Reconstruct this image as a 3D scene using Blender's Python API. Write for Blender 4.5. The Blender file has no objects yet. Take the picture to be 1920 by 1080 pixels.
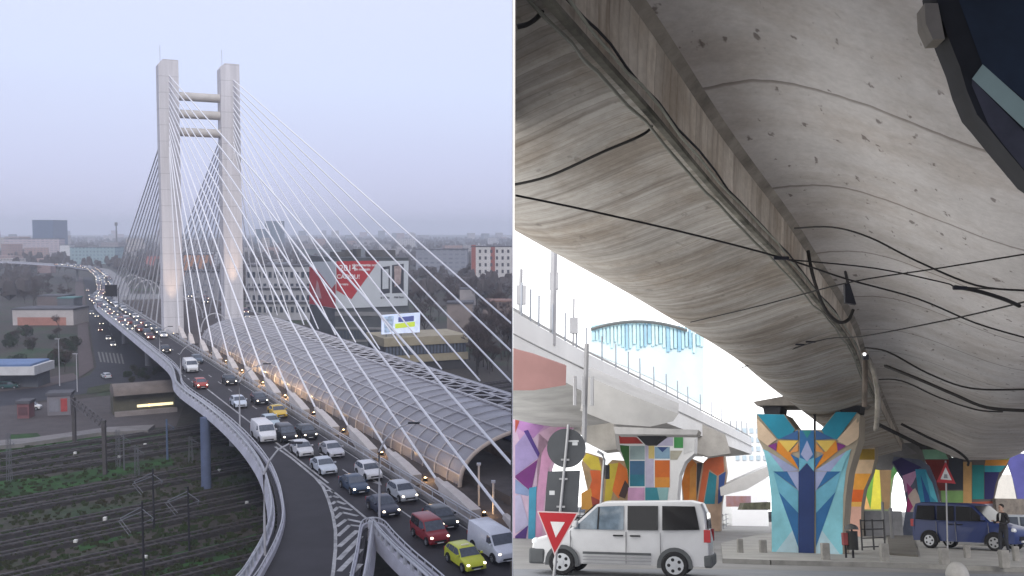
import bpy, bmesh, math, random
from mathutils import Vector as V, Matrix as MX
random.seed(11)
S = bpy.context.scene
C = S.collection
PI = math.pi
R = math.radians
# ------------------------------------------------------------------ camera
F = 1800.0
CAMZ = 39.0
PITCH = math.atan(110 / F)
cam = bpy.data.cameras.new('camera')
cam.lens = 36 * F / 1920
cam.sensor_width = 36
cam.clip_start = 0.1
cam.clip_end = 30000
camo = bpy.data.objects.new('camera', cam)
C.objects.link(camo)
camo.location = (0, 0, CAMZ)
camo.rotation_euler = (PI / 2 - PITCH, 0, 0)
S.camera = camo
CM = MX.Translation((0, 0, CAMZ)) @ MX.Rotation(PI / 2 - PITCH, 4, 'X')
CP = V((0, 0, CAMZ))

def ray(x, y):
    return CM.to_3x3() @ V(((x - 960) / F, (540 - y) / F, -1.0))

def G(x, y, z=0.0):
    d = ray(x, y)
    return CP + d * ((z - CAMZ) / d.z)

def at(x, y, Y):
    d = ray(x, y)
    return CP + d * (Y / d.y)

# road axes of the bridge: D runs away along the deck, T across it
D = V((-0.4687, 0.8834, 0))
T = V((0.8834, 0.4687, 0))
DZ = 11.5

def P(s, t, z=DZ):
    return V((0, 0, 0)) + D * s + T * t + V((0, 0, z))

def ST(p):
    return p.dot(D), p.dot(T)

def on_t(x, y, t):
    """point where the pixel ray meets the vertical plane of lateral offset t"""
    d = ray(x, y)
    return CP + d * (t / d.dot(T))

# frame of the street under the viaduct: it slopes down away from the camera
u_ = CM.to_3x3() @ V((0.015, 1.0, (0.015 * 478 - 410) / F))
u_.normalize()
f_ = CM.to_3x3() @ V((0, 0, -1))
f_ = (f_ - u_ * f_.dot(u_)).normalized()
r_ = f_.cross(u_)
LM = MX(((r_.x, f_.x, u_.x, 0), (r_.y, f_.y, u_.y, 0), (r_.z, f_.z, u_.z, CAMZ), (0, 0, 0, 1)))
LI = LM.inverted()
GL = -1.7      # street level in that frame

def lray(x, y):
    return LI.to_3x3() @ ray(x, y)

def lg(x, y, z=GL):
    d = lray(x, y)
    return d * (z / d.z)

def lat(x, y, Z):
    d = lray(x, y)
    return d * (Z / d.y)

def lpl(x, y, p0, n):
    d = lray(x, y)
    return d * (p0.dot(n) / d.dot(n))

# ------------------------------------------------------------------ materials
def lin(c):
    return tuple((v / 255 / 12.92 if v / 255 <= .04045 else ((v / 255 + .055) / 1.055) ** 2.4) for v in c)

_mc = {}
def mat(col, rough=.6, metal=0., var=.12, scale=1.5, spec=.4, emit=0., coat=0., alpha=1., dirt=None, bump=0.):
    """plain procedural material: base colour broken up by two scales of noise; col is linear"""
    key = (tuple(round(c, 4) for c in col), rough, metal, var, scale, spec, emit, coat, alpha, dirt, bump)
    if key in _mc:
        return _mc[key]
    m = bpy.data.materials.new('paint')
    m.use_nodes = True
    nt = m.node_tree
    b = nt.nodes['Principled BSDF']
    b.inputs['Roughness'].default_value = rough
    b.inputs['Metallic'].default_value = metal
    b.inputs['Specular IOR Level'].default_value = spec
    b.inputs['Coat Weight'].default_value = coat
    b.inputs['Alpha'].default_value = alpha
    c4 = (*col, 1)
    b.inputs['Base Color'].default_value = c4
    if emit:
        b.inputs['Emission Color'].default_value = c4
        b.inputs['Emission Strength'].default_value = emit
    if var:
        tc = nt.nodes.new('ShaderNodeTexCoord')
        n = nt.nodes.new('ShaderNodeTexNoise')
        n.inputs['Scale'].default_value = scale
        n.inputs['Detail'].default_value = 5
        n.inputs['Roughness'].default_value = .65
        nt.links.new(tc.outputs['Object'], n.inputs['Vector'])
        r = nt.nodes.new('ShaderNodeValToRGB')
        r.color_ramp.elements[0].position = .3
        r.color_ramp.elements[1].position = .72
        lo = dirt if dirt else tuple(max(0, c * (1 - var * 1.6)) for c in col)
        r.color_ramp.elements[0].color = (*lo, 1)
        r.color_ramp.elements[1].color = (*[min(1, c * (1 + var * .5)) for c in col], 1)
        nt.links.new(n.outputs['Fac'], r.inputs['Fac'])
        nt.links.new(r.outputs['Color'], b.inputs['Base Color'])
        if bump:
            bp = nt.nodes.new('ShaderNodeBump')
            bp.inputs['Strength'].default_value = bump
            nt.links.new(n.outputs['Fac'], bp.inputs['Height'])
            nt.links.new(bp.outputs['Normal'], b.inputs['Normal'])
    _mc[key] = m
    return m

def rgb(r, g, b, k=1.0, **kw):
    return mat(tuple(c * k for c in lin((r, g, b))), **kw)

def nodemat(name):
    m = bpy.data.materials.new(name)
    m.use_nodes = True
    nt = m.node_tree
    return m, nt, nt.nodes['Principled BSDF'], nt.nodes.new, nt.links.new

def ramp(nt, pts):
    r = nt.nodes.new('ShaderNodeValToRGB')
    e = r.color_ramp.elements
    while len(e) < len(pts):
        e.new(.5)
    for k, (p, c) in enumerate(pts):
        e[k].position = p
        e[k].color = (*c, 1)
    return r

def facade(wall, win, w=3.2, h=3.0, gap=.35, rough=.7):
    """wall with a grid of windows, as far blocks show it"""
    key = ('f', wall, win, w, h, gap)
    if key in _mc:
        return _mc[key]
    m, nt, b, N, L = nodemat('facade')
    tc = N('ShaderNodeTexCoord')
    sx = N('ShaderNodeSeparateXYZ')
    L(tc.outputs['Object'], sx.inputs[0])
    ad = N('ShaderNodeMath'); ad.operation = 'ADD'
    L(sx.outputs[0], ad.inputs[0]); L(sx.outputs[1], ad.inputs[1])
    cx = N('ShaderNodeCombineXYZ')
    L(ad.outputs[0], cx.inputs[0]); L(sx.outputs[2], cx.inputs[1])
    br = N('ShaderNodeTexBrick')
    br.offset = 0
    br.inputs['Scale'].default_value = 1
    br.inputs['Brick Width'].default_value = w
    br.inputs['Row Height'].default_value = h
    br.inputs['Mortar Size'].default_value = gap * h
    br.inputs['Mortar Smooth'].default_value = 0
    br.inputs['Color1'].default_value = (*win, 1)
    br.inputs['Color2'].default_value = (*[c * 1.6 for c in win], 1)
    br.inputs['Mortar'].default_value = (*wall, 1)
    L(cx.outputs[0], br.inputs['Vector'])
    L(br.outputs['Color'], b.inputs['Base Color'])
    b.inputs['Roughness'].default_value = rough
    _mc[key] = m
    return m

# ------------------------------------------------------------------ mesh collector
class MB:
    def __init__(self):
        self.v = []; self.f = []; self.m = []; self.uv = {}; self.cur = 0
    def add(self, pts, faces):
        o = len(self.v)
        self.v += [V(p) for p in pts]
        for f in faces:
            self.f.append([o + i for i in f]); self.m.append(self.cur)
        return o
    def face(self, pts):
        self.add(pts, [list(range(len(pts)))])
    def prism(self, poly, ext):
        n = len(poly); ext = V(ext)
        a = [V(p) for p in poly]
        self.add(a + [p + ext for p in a], [list(range(n))[::-1], list(range(n, 2 * n))] +
                 [[i, (i + 1) % n, n + (i + 1) % n, n + i] for i in range(n)])
    def box(self, lo, hi, mtx=None):
        x0, y0, z0 = lo; x1, y1, z1 = hi
        p = [V(q) for q in ((x0, y0, z0), (x1, y0, z0), (x1, y1, z0), (x0, y1, z0), (x0, y0, z1), (x1, y0, z1), (x1, y1, z1), (x0, y1, z1))]
        if mtx is not None:
            p = [mtx @ q for q in p]
        self.add(p, [(3, 2, 1, 0), (4, 5, 6, 7), (0, 1, 5, 4), (1, 2, 6, 5), (2, 3, 7, 6), (3, 0, 4, 7)])
    def path(self, pts, r, n=6, r1=None, flat=1.0):
        pts = [V(p) for p in pts]
        k = len(pts); rings = []
        for i, p in enumerate(pts):
            d = (pts[min(i + 1, k - 1)] - pts[max(i - 1, 0)]).normalized()
            a = d.cross(V((0, 0, 1)))
            if a.length < 1e-3:
                a = d.cross(V((1, 0, 0)))
            a.normalize(); b = a.cross(d)
            rr = r if r1 is None else r + (r1 - r) * i / max(1, k - 1)
            rings.append([p + a * (math.cos(2 * PI * j / n) * rr) + b * (math.sin(2 * PI * j / n) * rr * flat) for j in range(n)])
        self.loft(rings, True, True)
    def loft(self, rings, closed=True, caps=False, uv=None):
        n = len(rings[0]); o = len(self.v)
        for ri, rg in enumerate(rings):
            for j, p in enumerate(rg):
                if uv:
                    self.uv[len(self.v)] = uv(ri, j)
                self.v.append(V(p))
        for i in range(len(rings) - 1):
            for j in range(n if closed else n - 1):
                a = o + i * n + j; b = o + i * n + (j + 1) % n
                self.f.append([a, b, b + n, a + n]); self.m.append(self.cur)
        if caps:
            self.f.append([o + j for j in range(n)][::-1]); self.m.append(self.cur)
            e = o + (len(rings) - 1) * n
            self.f.append([e + j for j in range(n)]); self.m.append(self.cur)
    def cyl(self, c, ax, r, h, n=16, r1=None):
        c = V(c); ax = V(ax).normalized()
        self.path([c, c + ax * h], r, n, r1)
    def ball(self, c, r, n=10, sz=1.0, half=False):
        c = V(c); rings = []
        k = n // 2
        lo = 0 if half else -PI / 2
        for i in range(k + 1):
            a = lo + (PI / 2 - lo) * i / k
            rr = max(1e-3, math.cos(a)) * r
            rings.append([c + V((math.cos(2 * PI * j / n) * rr, math.sin(2 * PI * j / n) * rr, math.sin(a) * r * sz)) for j in range(n)])
        self.loft(rings, True, True)
    def mesh(self, name, mats, origin=V((0, 0, 0)), smooth=None, bevel=0, clip=None, fix=True):
        me = bpy.data.meshes.new(name)
        me.from_pydata([p - origin for p in self.v], [], self.f)
        if not isinstance(mats, (list, tuple)):
            mats = [mats]
        for m in mats:
            me.materials.append(m)
        if self.uv:
            ul = me.uv_layers.new(name='uv')
            for lp in me.loops:
                ul.data[lp.index].uv = self.uv.get(lp.vertex_index, (0, 0))
        for p, mi in zip(me.polygons, self.m):
            p.material_index = min(mi, len(mats) - 1)
        bm = bmesh.new(); bm.from_mesh(me)
        if fix:
            bmesh.ops.recalc_face_normals(bm, faces=bm.faces)
        if bevel:
            bmesh.ops.remove_doubles(bm, verts=bm.verts, dist=1e-4)
            es = [e for e in bm.edges if len(e.link_faces) == 2 and e.calc_face_angle(0) > .4]
            bmesh.ops.bevel(bm, geom=es, offset=bevel, segments=2, profile=.5, affect='EDGES', clamp_overlap=True)
        if clip:
            for co, no in clip:
                g = bm.verts[:] + bm.edges[:] + bm.faces[:]
                res = bmesh.ops.bisect_plane(bm, geom=g, dist=1e-4, plane_co=V(co) - origin, plane_no=no, clear_outer=True)
                ed = [e for e in res['geom_cut'] if isinstance(e, bmesh.types.BMEdge)]
                if ed:
                    try:
                        bmesh.ops.holes_fill(bm, edges=ed)
                    except Exception:
                        pass
        bm.to_mesh(me); bm.free()
        if smooth is not None:
            for p in me.polygons:
                p.use_smooth = True
            me.set_sharp_from_angle(angle=R(smooth))
        return me
    def build(self, name, mats, parent=None, origin=None, frame=None, **kw):
        if origin is None:
            origin = parent['o_'] if parent is not None and 'o_' in parent else V((0, 0, 0))
        origin = V(origin)
        o = bpy.data.objects.new(name, self.mesh(name, mats, origin, **kw))
        C.objects.link(o)
        if parent is not None:
            o.parent = parent
            o['o_'] = origin
        else:
            o.matrix_world = (frame or MX.Identity(4)) @ MX.Translation(origin)
        return o

def tag(o, label=None, cat=None, group=None, kind=None):
    if label: o['label'] = label
    if cat: o['category'] = cat
    if group: o['group'] = group
    if kind: o['kind'] = kind
    return o

def thing(name, label, cat, base=(0, 0, 0), frame=None, group=None, kind='thing', rot=None):
    o = bpy.data.objects.new(name, None)
    C.objects.link(o)
    o.empty_display_size = .3
    mt = (frame or MX.Identity(4)) @ MX.Translation(V(base))
    if rot is not None:
        mt = mt @ rot
    o.matrix_world = mt
    o['o_'] = V(base)
    return tag(o, label, cat, group, kind)

def copy_tree(o, parent=None):
    c = o.copy(); C.objects.link(c)
    if parent is not None:
        c.parent = parent
    for ch in o.children:
        copy_tree(ch, c)
    return c

ORD = ['first', 'second', 'third', 'fourth', 'fifth', 'sixth', 'seventh', 'eighth', 'ninth', 'tenth', 'eleventh', 'twelfth', 'thirteenth', 'fourteenth', 'fifteenth', 'sixteenth']
CLIPL = [((-.12, 0, 0), (1, 0, 0))]

def text(body, size, parent, m, mtx, name='lettering', ext=.01, bold=0.):
    cu = bpy.data.curves.new(name, 'FONT')
    cu.body = body; cu.size = size; cu.extrude = ext; cu.offset = bold
    cu.align_x = 'CENTER'; cu.align_y = 'CENTER'
    cu.materials.append(m)
    tmp = bpy.data.objects.new('tmp', cu)
    C.objects.link(tmp)
    bpy.context.view_layer.update()
    me = bpy.data.meshes.new_from_object(tmp.evaluated_get(bpy.context.evaluated_depsgraph_get()))
    bpy.data.objects.remove(tmp)
    if not me.materials:
        me.materials.append(m)
    o = bpy.data.objects.new(name, me)
    C.objects.link(o)
    o.parent = parent
    o.matrix_local = mtx
    return o
# ------------------------------------------------------------------ vehicles
BLACK = mat((.012, .012, .014), rough=.75, var=.2, scale=6)
TYRE = mat((.016, .016, .018), rough=.85, var=.2, scale=8)
RIM = mat((.42, .43, .45), rough=.35, metal=.7, var=.1)
TINT = mat((.012, .012, .014), rough=.12, var=0, spec=.25)
GLASS = mat((.085, .10, .128), rough=.06, var=.25, scale=3, spec=.8)  # blue-grey base carries the reflected sky as colour
LIT = mat((1.0, .86, .66), rough=.2, var=0, emit=4.5)
UNLIT = mat((.62, .64, .66), rough=.12, var=0, spec=.7)
REDL = mat((.35, .012, .015), rough=.25, var=0)
PLATE = mat((.75, .76, .78), rough=.5, var=.05)
GREYPL = mat((.075, .08, .085), rough=.6, var=.1, scale=5)

PROF = {
    'sedan': [(2.12, .26), (2.22, .45), (2.18, .62), (2.05, .72), (1.5, .85), (1.0, .93), (.62, 1.16), (.25, 1.37), (.02, 1.43), (-.6, 1.45), (-.95, 1.40), (-1.3, 1.2), (-1.6, 1.02), (-2.05, .98), (-2.2, .86), (-2.23, .45), (-2.14, .26)],
    'hatch': [(1.95, .26), (2.05, .45), (2.02, .64), (1.9, .76), (1.35, .91), (1.0, .98), (.66, 1.22), (.3, 1.44), (.05, 1.5), (-1.1, 1.49), (-1.5, 1.41), (-1.72, 1.2), (-1.88, .98), (-1.97, .85), (-2.0, .45), (-1.93, .26)],
    'mpv': [(2.02, .28), (2.12, .5), (2.08, .74), (1.95, .88), (1.6, .98), (1.2, 1.07), (.85, 1.4), (.52, 1.70), (.3, 1.78), (-1.7, 1.82), (-1.95, 1.76), (-2.04, 1.55), (-2.08, 1.1), (-2.12, .9), (-2.13, .5), (-2.05, .3)],
    'van': [(2.55, .3), (2.68, .55), (2.66, .9), (2.5, 1.06), (2.1, 1.22), (1.9, 1.34), (1.55, 1.7), (1.25, 2.0), (1.0, 2.13), (-2.4, 2.18), (-2.58, 2.1), (-2.64, 1.6), (-2.68, 1.1), (-2.7, .6), (-2.62, .3)],
}
CARW = {'sedan': 1.78, 'hatch': 1.74, 'mpv': 1.82, 'van': 2.02}
BELT = {'sedan': .9, 'hatch': .95, 'mpv': 1.08, 'van': 1.3}
WS = {'sedan': (5, 7), 'hatch': (5, 7), 'mpv': (5, 7), 'van': (5, 7)}
RW = {'sedan': (10, 12), 'hatch': (10, 12), 'mpv': (11, 12), 'van': None}
WX = {'sedan': (1.38, -1.3), 'hatch': (1.28, -1.22), 'mpv': (1.32, -1.32), 'van': (1.75, -1.6)}
SIDE = {
    'sedan': [[(.82, .95), (.2, 1.33), (-.25, 1.36), (-.25, .96)], [(-.33, .96), (-.33, 1.36), (-.8, 1.34), (-1.25, 1.0)]],
    'hatch': [[(.85, 1.0), (.25, 1.4), (-.25, 1.42), (-.25, 1.01)], [(-.33, 1.01), (-.33, 1.42), (-1.0, 1.41), (-1.1, 1.04)], [(-1.18, 1.05), (-1.1, 1.39), (-1.4, 1.34), (-1.62, 1.08)]],
    'mpv': [[(1.05, 1.1), (.48, 1.64), (-.15, 1.67), (-.15, 1.1)], [(-.24, 1.1), (-.24, 1.67), (-.95, 1.68), (-.95, 1.11)], [(-1.05, 1.11), (-1.05, 1.68), (-1.8, 1.68), (-1.9, 1.14)]],
    'van': [[(1.75, 1.36), (1.25, 1.86), (.75, 1.9), (.75, 1.36)]],
}

def half_w(kind, x, z):
    pr = PROF[kind]
    Lh = max(p[0] for p in pr); H = max(p[1] for p in pr); b = BELT[kind]
    w = CARW[kind] / 2
    tum = .10 if kind == 'van' else (.13 if kind == 'mpv' else .2)
    w *= 1 - tum * max(0, (z - b) / (H - b))
    e = max(0, (abs(x) / Lh - .62) / .38)
    w *= 1 - (.13 if x > 0 else .07) * e * e
    return w

def body_mb(kind):
    pr = PROF[kind]
    n = len(pr)
    nor = []
    for i in range(n):
        a = V(pr[max(i - 1, 0)]); b = V(pr[min(i + 1, n - 1)])
        t = (b - a).normalized()
        nor.append(V((t.y, -t.x)) * -1)     # inward
    mb = MB(); rings = []
    for fy, ins in ((-1, .1), (-.975, .045), (-.9, .012), (-.6, 0), (0, -.012), (.6, 0), (.9, .012), (.975, .045), (1, .1)):
        ring = []
        for i, (x, z) in enumerate(pr):
            q = V((x, z)) + nor[i] * ins
            if i in (0, n - 1):
                q = V((x, z))
            ring.append(V((q.x, fy * half_w(kind, x, z), q.y)))
        rings.append(ring)
    mb.loft(rings, True, True)
    return mb

def shell_quad(kind, i0, i1, fy0, fy1, off):
    """strip of pane lying on the outline between profile points i0..i1"""
    pr = PROF[kind]
    mb = MB()
    rings = []
    for i in range(i0, i1 + 1):
        a = V(pr[max(i - 1, 0)]); b = V(pr[min(i + 1, len(pr) - 1)])
        t = (b - a).normalized(); nn = V((t.y, -t.x))
        if nn.y < 0 and abs(nn.y) > .2: nn = -nn
        if abs(nn.y) <= .2 and nn.x * pr[i][0] < 0: nn = -nn
        q = V(pr[i]) + nn * off
        if i == i0: q = q + t * .03
        if i == i1: q = q - t * .04
        w = half_w(kind, *pr[i])
        rings.append([V((q.x, f * w, q.y + (.012 if abs(f) < .5 else 0))) for f in (fy0, fy0 * .5, 0, fy1 * .5, fy1)])
    mb.loft(rings, False)
    return mb

def wheel_mb(r, w):
    mb = MB()
    # tyre
    rings = []
    for y, k in ((-w / 2, .66), (-w / 2, .9), (-w * .36, 1), (w * .36, 1), (w / 2, .9), (w / 2, .66)):
        rings.append([V((math.cos(2 * PI * j / 20) * r * k, y, math.sin(2 * PI * j / 20) * r * k)) for j in range(20)])
    mb.loft(rings, True, True)
    rm = MB()
    for sg in (-1, 1):
        rm.cyl((0, sg * w * .46, 0), (0, sg, 0), r * .66, w * .05, 18)
        rm.cur = 1
        for j in range(5):
            a = 2 * PI * j / 5
            c = V((math.cos(a) * r * .42, sg * w * .515, math.sin(a) * r * .42))
            rm.cyl(c, (0, sg, 0), r * .13, .006, 8)
        rm.cur = 0
        rm.cyl((0, sg * w * .51, 0), (0, sg, 0), r * .16, .02, 10)
    return mb, rm

_wh = {}
def make_car(kind, col, lit=True, sub=False, front_glass=None, taxi=False, rough=.28, rimm=None, dark_bumper=False):
    """one vehicle: Empty + body, windows, wheels, lights; faces local +x"""
    root = bpy.data.objects.new('car', None); C.objects.link(root)
    root['o_'] = V((0, 0, 0)); root['kind'] = 'thing'
    paint = mat(col, rough=rough, var=.06, scale=2, spec=.4, coat=.2)
    body_mb(kind).build('body', paint, root, smooth=38)
    i0, i1 = WS[kind]
    shell_quad(kind, i0, i1, -.9, .9, .012).build('windscreen', front_glass or GLASS, root, smooth=60)
    if RW[kind]:
        shell_quad(kind, *RW[kind], -.84, .84, .012).build('rear_window', GLASS, root, smooth=60)
    for s in (-1, 1):
        for pi_, poly in enumerate(SIDE[kind]):
            g = MB()
            pts = [V((x, s * (half_w(kind, x, z) + .008), z)) for x, z in poly]
            g.prism(pts, (0, -s * .02, 0))
            g.build('side_window', TINT if (pi_ and kind == 'mpv') else (front_glass or GLASS), root)
    r = .36 if kind == 'van' else .315
    w = .2
    for s in (-1, 1):
        for wx in WX[kind]:
            y = s * (CARW[kind] / 2 - .07)
            a = MB()
            hw = half_w(kind, wx, .5)
            pts = []
            for j in range(13):
                an = PI * j / 12
                pts.append((math.cos(an), math.sin(an)))
            ro, ri = r + .09, r + .0
            poly = [V((wx + c * ro, s * (hw + .012), r + sn * ro)) for c, sn in pts] + [V((wx - ro, s * (hw + .012), .24)), V((wx + ro, s * (hw + .012), .24))]
            a.prism(poly, (0, -s * .06, 0))
            a.build('wheel_arch', BLACK if not dark_bumper else GREYPL, root)
            if r not in _wh:
                tm, rm = wheel_mb(r, w)
                _wh[r] = (tm.mesh('wheel', TYRE, smooth=40), rm.mesh('rim', [RIM, BLACK], smooth=30))
            wo = bpy.data.objects.new('wheel', _wh[r][0]); C.objects.link(wo)
            wo.parent = root; wo.location = (wx, s * (hw - .055), r)
            ro_ = bpy.data.objects.new('rim', _wh[r][1]); C.objects.link(ro_)
            ro_.parent = wo
    pr = PROF[kind]
    Lf = max(p[0] for p in pr); Lr = min(p[0] for p in pr)
    zl = {'sedan': .64, 'hatch': .68, 'mpv': .78, 'van': .9}[kind]
    hl = LIT if lit else UNLIT
    for s in (-1, 1):
        h = MB()
        h.ball((Lf - .14, s * (half_w(kind, Lf, zl) - .1), zl), .13, 10, .75)
        h.build('headlight', hl, root, smooth=60)
        t = MB()
        zt = zl + (.12 if kind in ('sedan', 'hatch') else .2)
        yb = half_w(kind, Lr, zt)
        t.box((Lr - .008, min(s * yb, s * (yb - .2)), zt - .13), (Lr + .14, max(s * (yb + .004), s * (yb - .2)), zt + .16))
        t.build('tail_light', REDL, root)
        mi = MB()
        xm = pr[i0][0] - .22
        mi.box((xm - .06, s * half_w(kind, xm, BELT[kind]) - .0 if s > 0 else -half_w(kind, xm, BELT[kind]) - .2, BELT[kind] + .06),
               (xm + .06, half_w(kind, xm, BELT[kind]) + .2 if s > 0 else -half_w(kind, xm, BELT[kind]), BELT[kind] + .22))
        mi.build('mirror', paint, root, bevel=.03)
    gmb = MB()
    gmb.box((Lf - .12, -half_w(kind, Lf, .5) * .62, .42), (Lf + .012, half_w(kind, Lf, .5) * .62, .56))
    gmb.build('grille', BLACK, root)
    pm = MB()
    pm.box((Lf - .1, -.26, .34), (Lf + .016, .26, .41)); pm.box((Lr - .012, -.26, .5), (Lr + .1, .26, .6))
    pm.build('number_plate', PLATE, root)
    if dark_bumper:
        bm_ = MB()
        bm_.box((Lf - .36, -half_w(kind, Lf - .1, .5) - .012, .25), (Lf + .035, half_w(kind, Lf - .1, .5) + .012, .62)); bm_.build('front_bumper', GREYPL, root, bevel=.05)
        bm_ = MB(); bm_.box((Lr - .04, -half_w(kind, Lr + .1, .5) - .012, .27), (Lr + .16, half_w(kind, Lr + .1, .5) + .012, .56))
        bm_.build('rear_bumper', GREYPL, root, bevel=.05)
    if taxi:
        tx = MB()
        tx.box((-.12, -.3, 1.47), (.06, .3, 1.6))
        tx.build('roof_sign', mat((.8, .75, .5), rough=.4, var=.05), root, bevel=.03)
    return root

def simple_car(kind, col):
    """far car of a few pixels: one mesh with body, panes, lamps and wheels"""
    mb = body_mb(kind)
    mb.cur = 1
    i0, i1 = WS[kind]
    q = shell_quad(kind, i0, i1, -.9, .9, .02)
    mb.add(q.v, q.f)
    for s in (-1, 1):
        for poly in SIDE[kind]:
            mb.prism([V((x, s * (half_w(kind, x, z) + .01), z)) for x, z in poly], (0, -s * .02, 0))
    mb.cur = 2
    Lf = max(p[0] for p in PROF[kind])
    for s in (-1, 1):
        mb.ball((Lf - .1, s * .62, .7), .16, 8)
    mb.cur = 3
    for s in (-1, 1):
        for wx in WX[kind]:
            mb.cyl((wx, s * (CARW[kind] / 2 - .16), .31), (0, s, 0), .31, .17, 12)
    return mb.mesh('car', [mat(col, rough=.3, var=.05), GLASS, LIT, TYRE], smooth=40)
# ------------------------------------------------------------------ sky, sun, haze
w = bpy.data.worlds.new('World'); S.world = w; w.use_nodes = True
nt = w.node_tree
bg = nt.nodes['Background']
SUN_EL, SUN_AZ = R(38), R(168)      # azimuth clockwise from +Y
sk = nt.nodes.new('ShaderNodeTexSky'); sk.sky_type = 'NISHITA'; sk.sun_disc = False
sk.sun_elevation = SUN_EL; sk.sun_rotation = SUN_AZ
sc_ = nt.nodes.new('ShaderNodeVectorMath'); sc_.operation = 'SCALE'; sc_.inputs['Scale'].default_value = .9
nt.links.new(sk.outputs[0], sc_.inputs[0])
tc = nt.nodes.new('ShaderNodeTexCoord')
sx = nt.nodes.new('ShaderNodeSeparateXYZ'); nt.links.new(tc.outputs['Generated'], sx.inputs[0])
nz = nt.nodes.new('ShaderNodeTexNoise'); nz.inputs['Scale'].default_value = 1.6; nz.inputs['Detail'].default_value = 4
mp = nt.nodes.new('ShaderNodeMapping'); mp.inputs['Scale'].default_value = (1, 1, 4)
nt.links.new(tc.outputs['Generated'], mp.inputs[0]); nt.links.new(mp.outputs[0], nz.inputs['Vector'])
ma = nt.nodes.new('ShaderNodeMath'); ma.operation = 'MULTIPLY_ADD'; ma.inputs[1].default_value = .08; 
nt.links.new(nz.outputs['Fac'], ma.inputs[0]); nt.links.new(sx.outputs[2], ma.inputs[2])
rp = ramp(nt, [(0, lin((190, 189, 214))), (.1, lin((203, 208, 237))), (.2, lin((212, 222, 250))), (.32, lin((217, 224, 249))), (1, lin((212, 217, 238)))])
nt.links.new(ma.outputs[0], rp.inputs[0])
sc2 = nt.nodes.new('ShaderNodeVectorMath'); sc2.operation = 'SCALE'; sc2.inputs['Scale'].default_value = 10
nt.links.new(rp.outputs[0], sc2.inputs[0])
mx = nt.nodes.new('ShaderNodeMix'); mx.data_type = 'RGBA'; mx.inputs[0].default_value = .97
nt.links.new(sc_.outputs[0], mx.inputs[6]); nt.links.new(sc2.outputs[0], mx.inputs[7])
nt.links.new(mx.outputs[2], bg.inputs[0])
bg.inputs[1].default_value = .113
sl = bpy.data.lights.new('sun', 'SUN'); sl.energy = 1.8; sl.angle = R(25); sl.color = (1, .95, .88)
so = bpy.data.objects.new('sun', sl); C.objects.link(so)
sd = V((math.sin(SUN_AZ) * math.cos(SUN_EL), math.cos(SUN_AZ) * math.cos(SUN_EL), math.sin(SUN_EL)))
so.rotation_euler = sd.to_track_quat('Z', 'Y').to_euler()
S.view_settings.view_transform = 'Standard'; S.view_settings.look = 'None'
S.view_settings.exposure = 0; S.view_settings.gamma = 1
S.cycles.max_bounces = 6; S.cycles.diffuse_bounces = 3; S.cycles.glossy_bounces = 3
S.cycles.transparent_max_bounces = 8; S.cycles.volume_bounces = 1
S.cycles.use_denoising = True
S.cycles.sample_clamp_indirect = 4

hz = MB(); hz.box((-7600, -7600, -1.0), (7600, 7600, 92))
hm = bpy.data.materials.new('haze'); hm.use_nodes = True
hn = hm.node_tree; hn.nodes.remove(hn.nodes['Principled BSDF'])
pv = hn.nodes.new('ShaderNodeVolumePrincipled')
pv.inputs['Color'].default_value = (.87, .91, 1.0, 1)
pv.inputs['Density'].default_value = 1 / 3300
pv.inputs['Anisotropy'].default_value = .1
hn.links.new(pv.outputs[0], hn.nodes['Material Output'].inputs['Volume'])
tag(hz.build('haze', hm), kind='stuff')

# ------------------------------------------------------------------ ground, roads, plaza
m, nt, b, N, L = nodemat('ground')
tc = N('ShaderNodeTexCoord')
n1 = N('ShaderNodeTexNoise'); n1.inputs['Scale'].default_value = .028; n1.inputs['Detail'].default_value = 8; n1.inputs['Roughness'].default_value = .65
L(tc.outputs['Object'], n1.inputs['Vector'])
r1 = ramp(nt, [(.36, (.014, .034, .010)), (.45, (.034, .030, .024)), (.56, (.044, .036, .030)), (.66, (.016, .046, .011))])
L(n1.outputs['Fac'], r1.inputs[0])
n2 = N('ShaderNodeTexNoise'); n2.inputs['Scale'].default_value = .9; n2.inputs['Detail'].default_value = 6
L(tc.outputs['Object'], n2.inputs['Vector'])
r2 = ramp(nt, [(.3, (.55, .55, .55)), (.7, (1.35, 1.35, 1.35))]); L(n2.outputs['Fac'], r2.inputs[0])
mm = N('ShaderNodeMix'); mm.data_type = 'RGBA'; mm.blend_type = 'MULTIPLY'; mm.inputs[0].default_value = 1
L(r1.outputs[0], mm.inputs[6]); L(r2.outputs[0], mm.inputs[7]); L(mm.outputs[2], b.inputs['Base Color'])
b.inputs['Roughness'].default_value = .95
g = MB(); g.face([V((math.cos(2 * PI * k / 96) * 7000, math.sin(2 * PI * k / 96) * 7000, 0)) for k in range(96)])
tag(g.build('ground', m, fix=False), kind='structure')

def sheet(name, px, m, z, kind='structure', zoff=0.0):
    mb = MB(); mb.face([G(x, y, 0) + V((0, 0, z)) for x, y in px])
    bmf = mb.build(name, m, fix=False)
    return tag(bmf, kind=kind)

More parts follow.
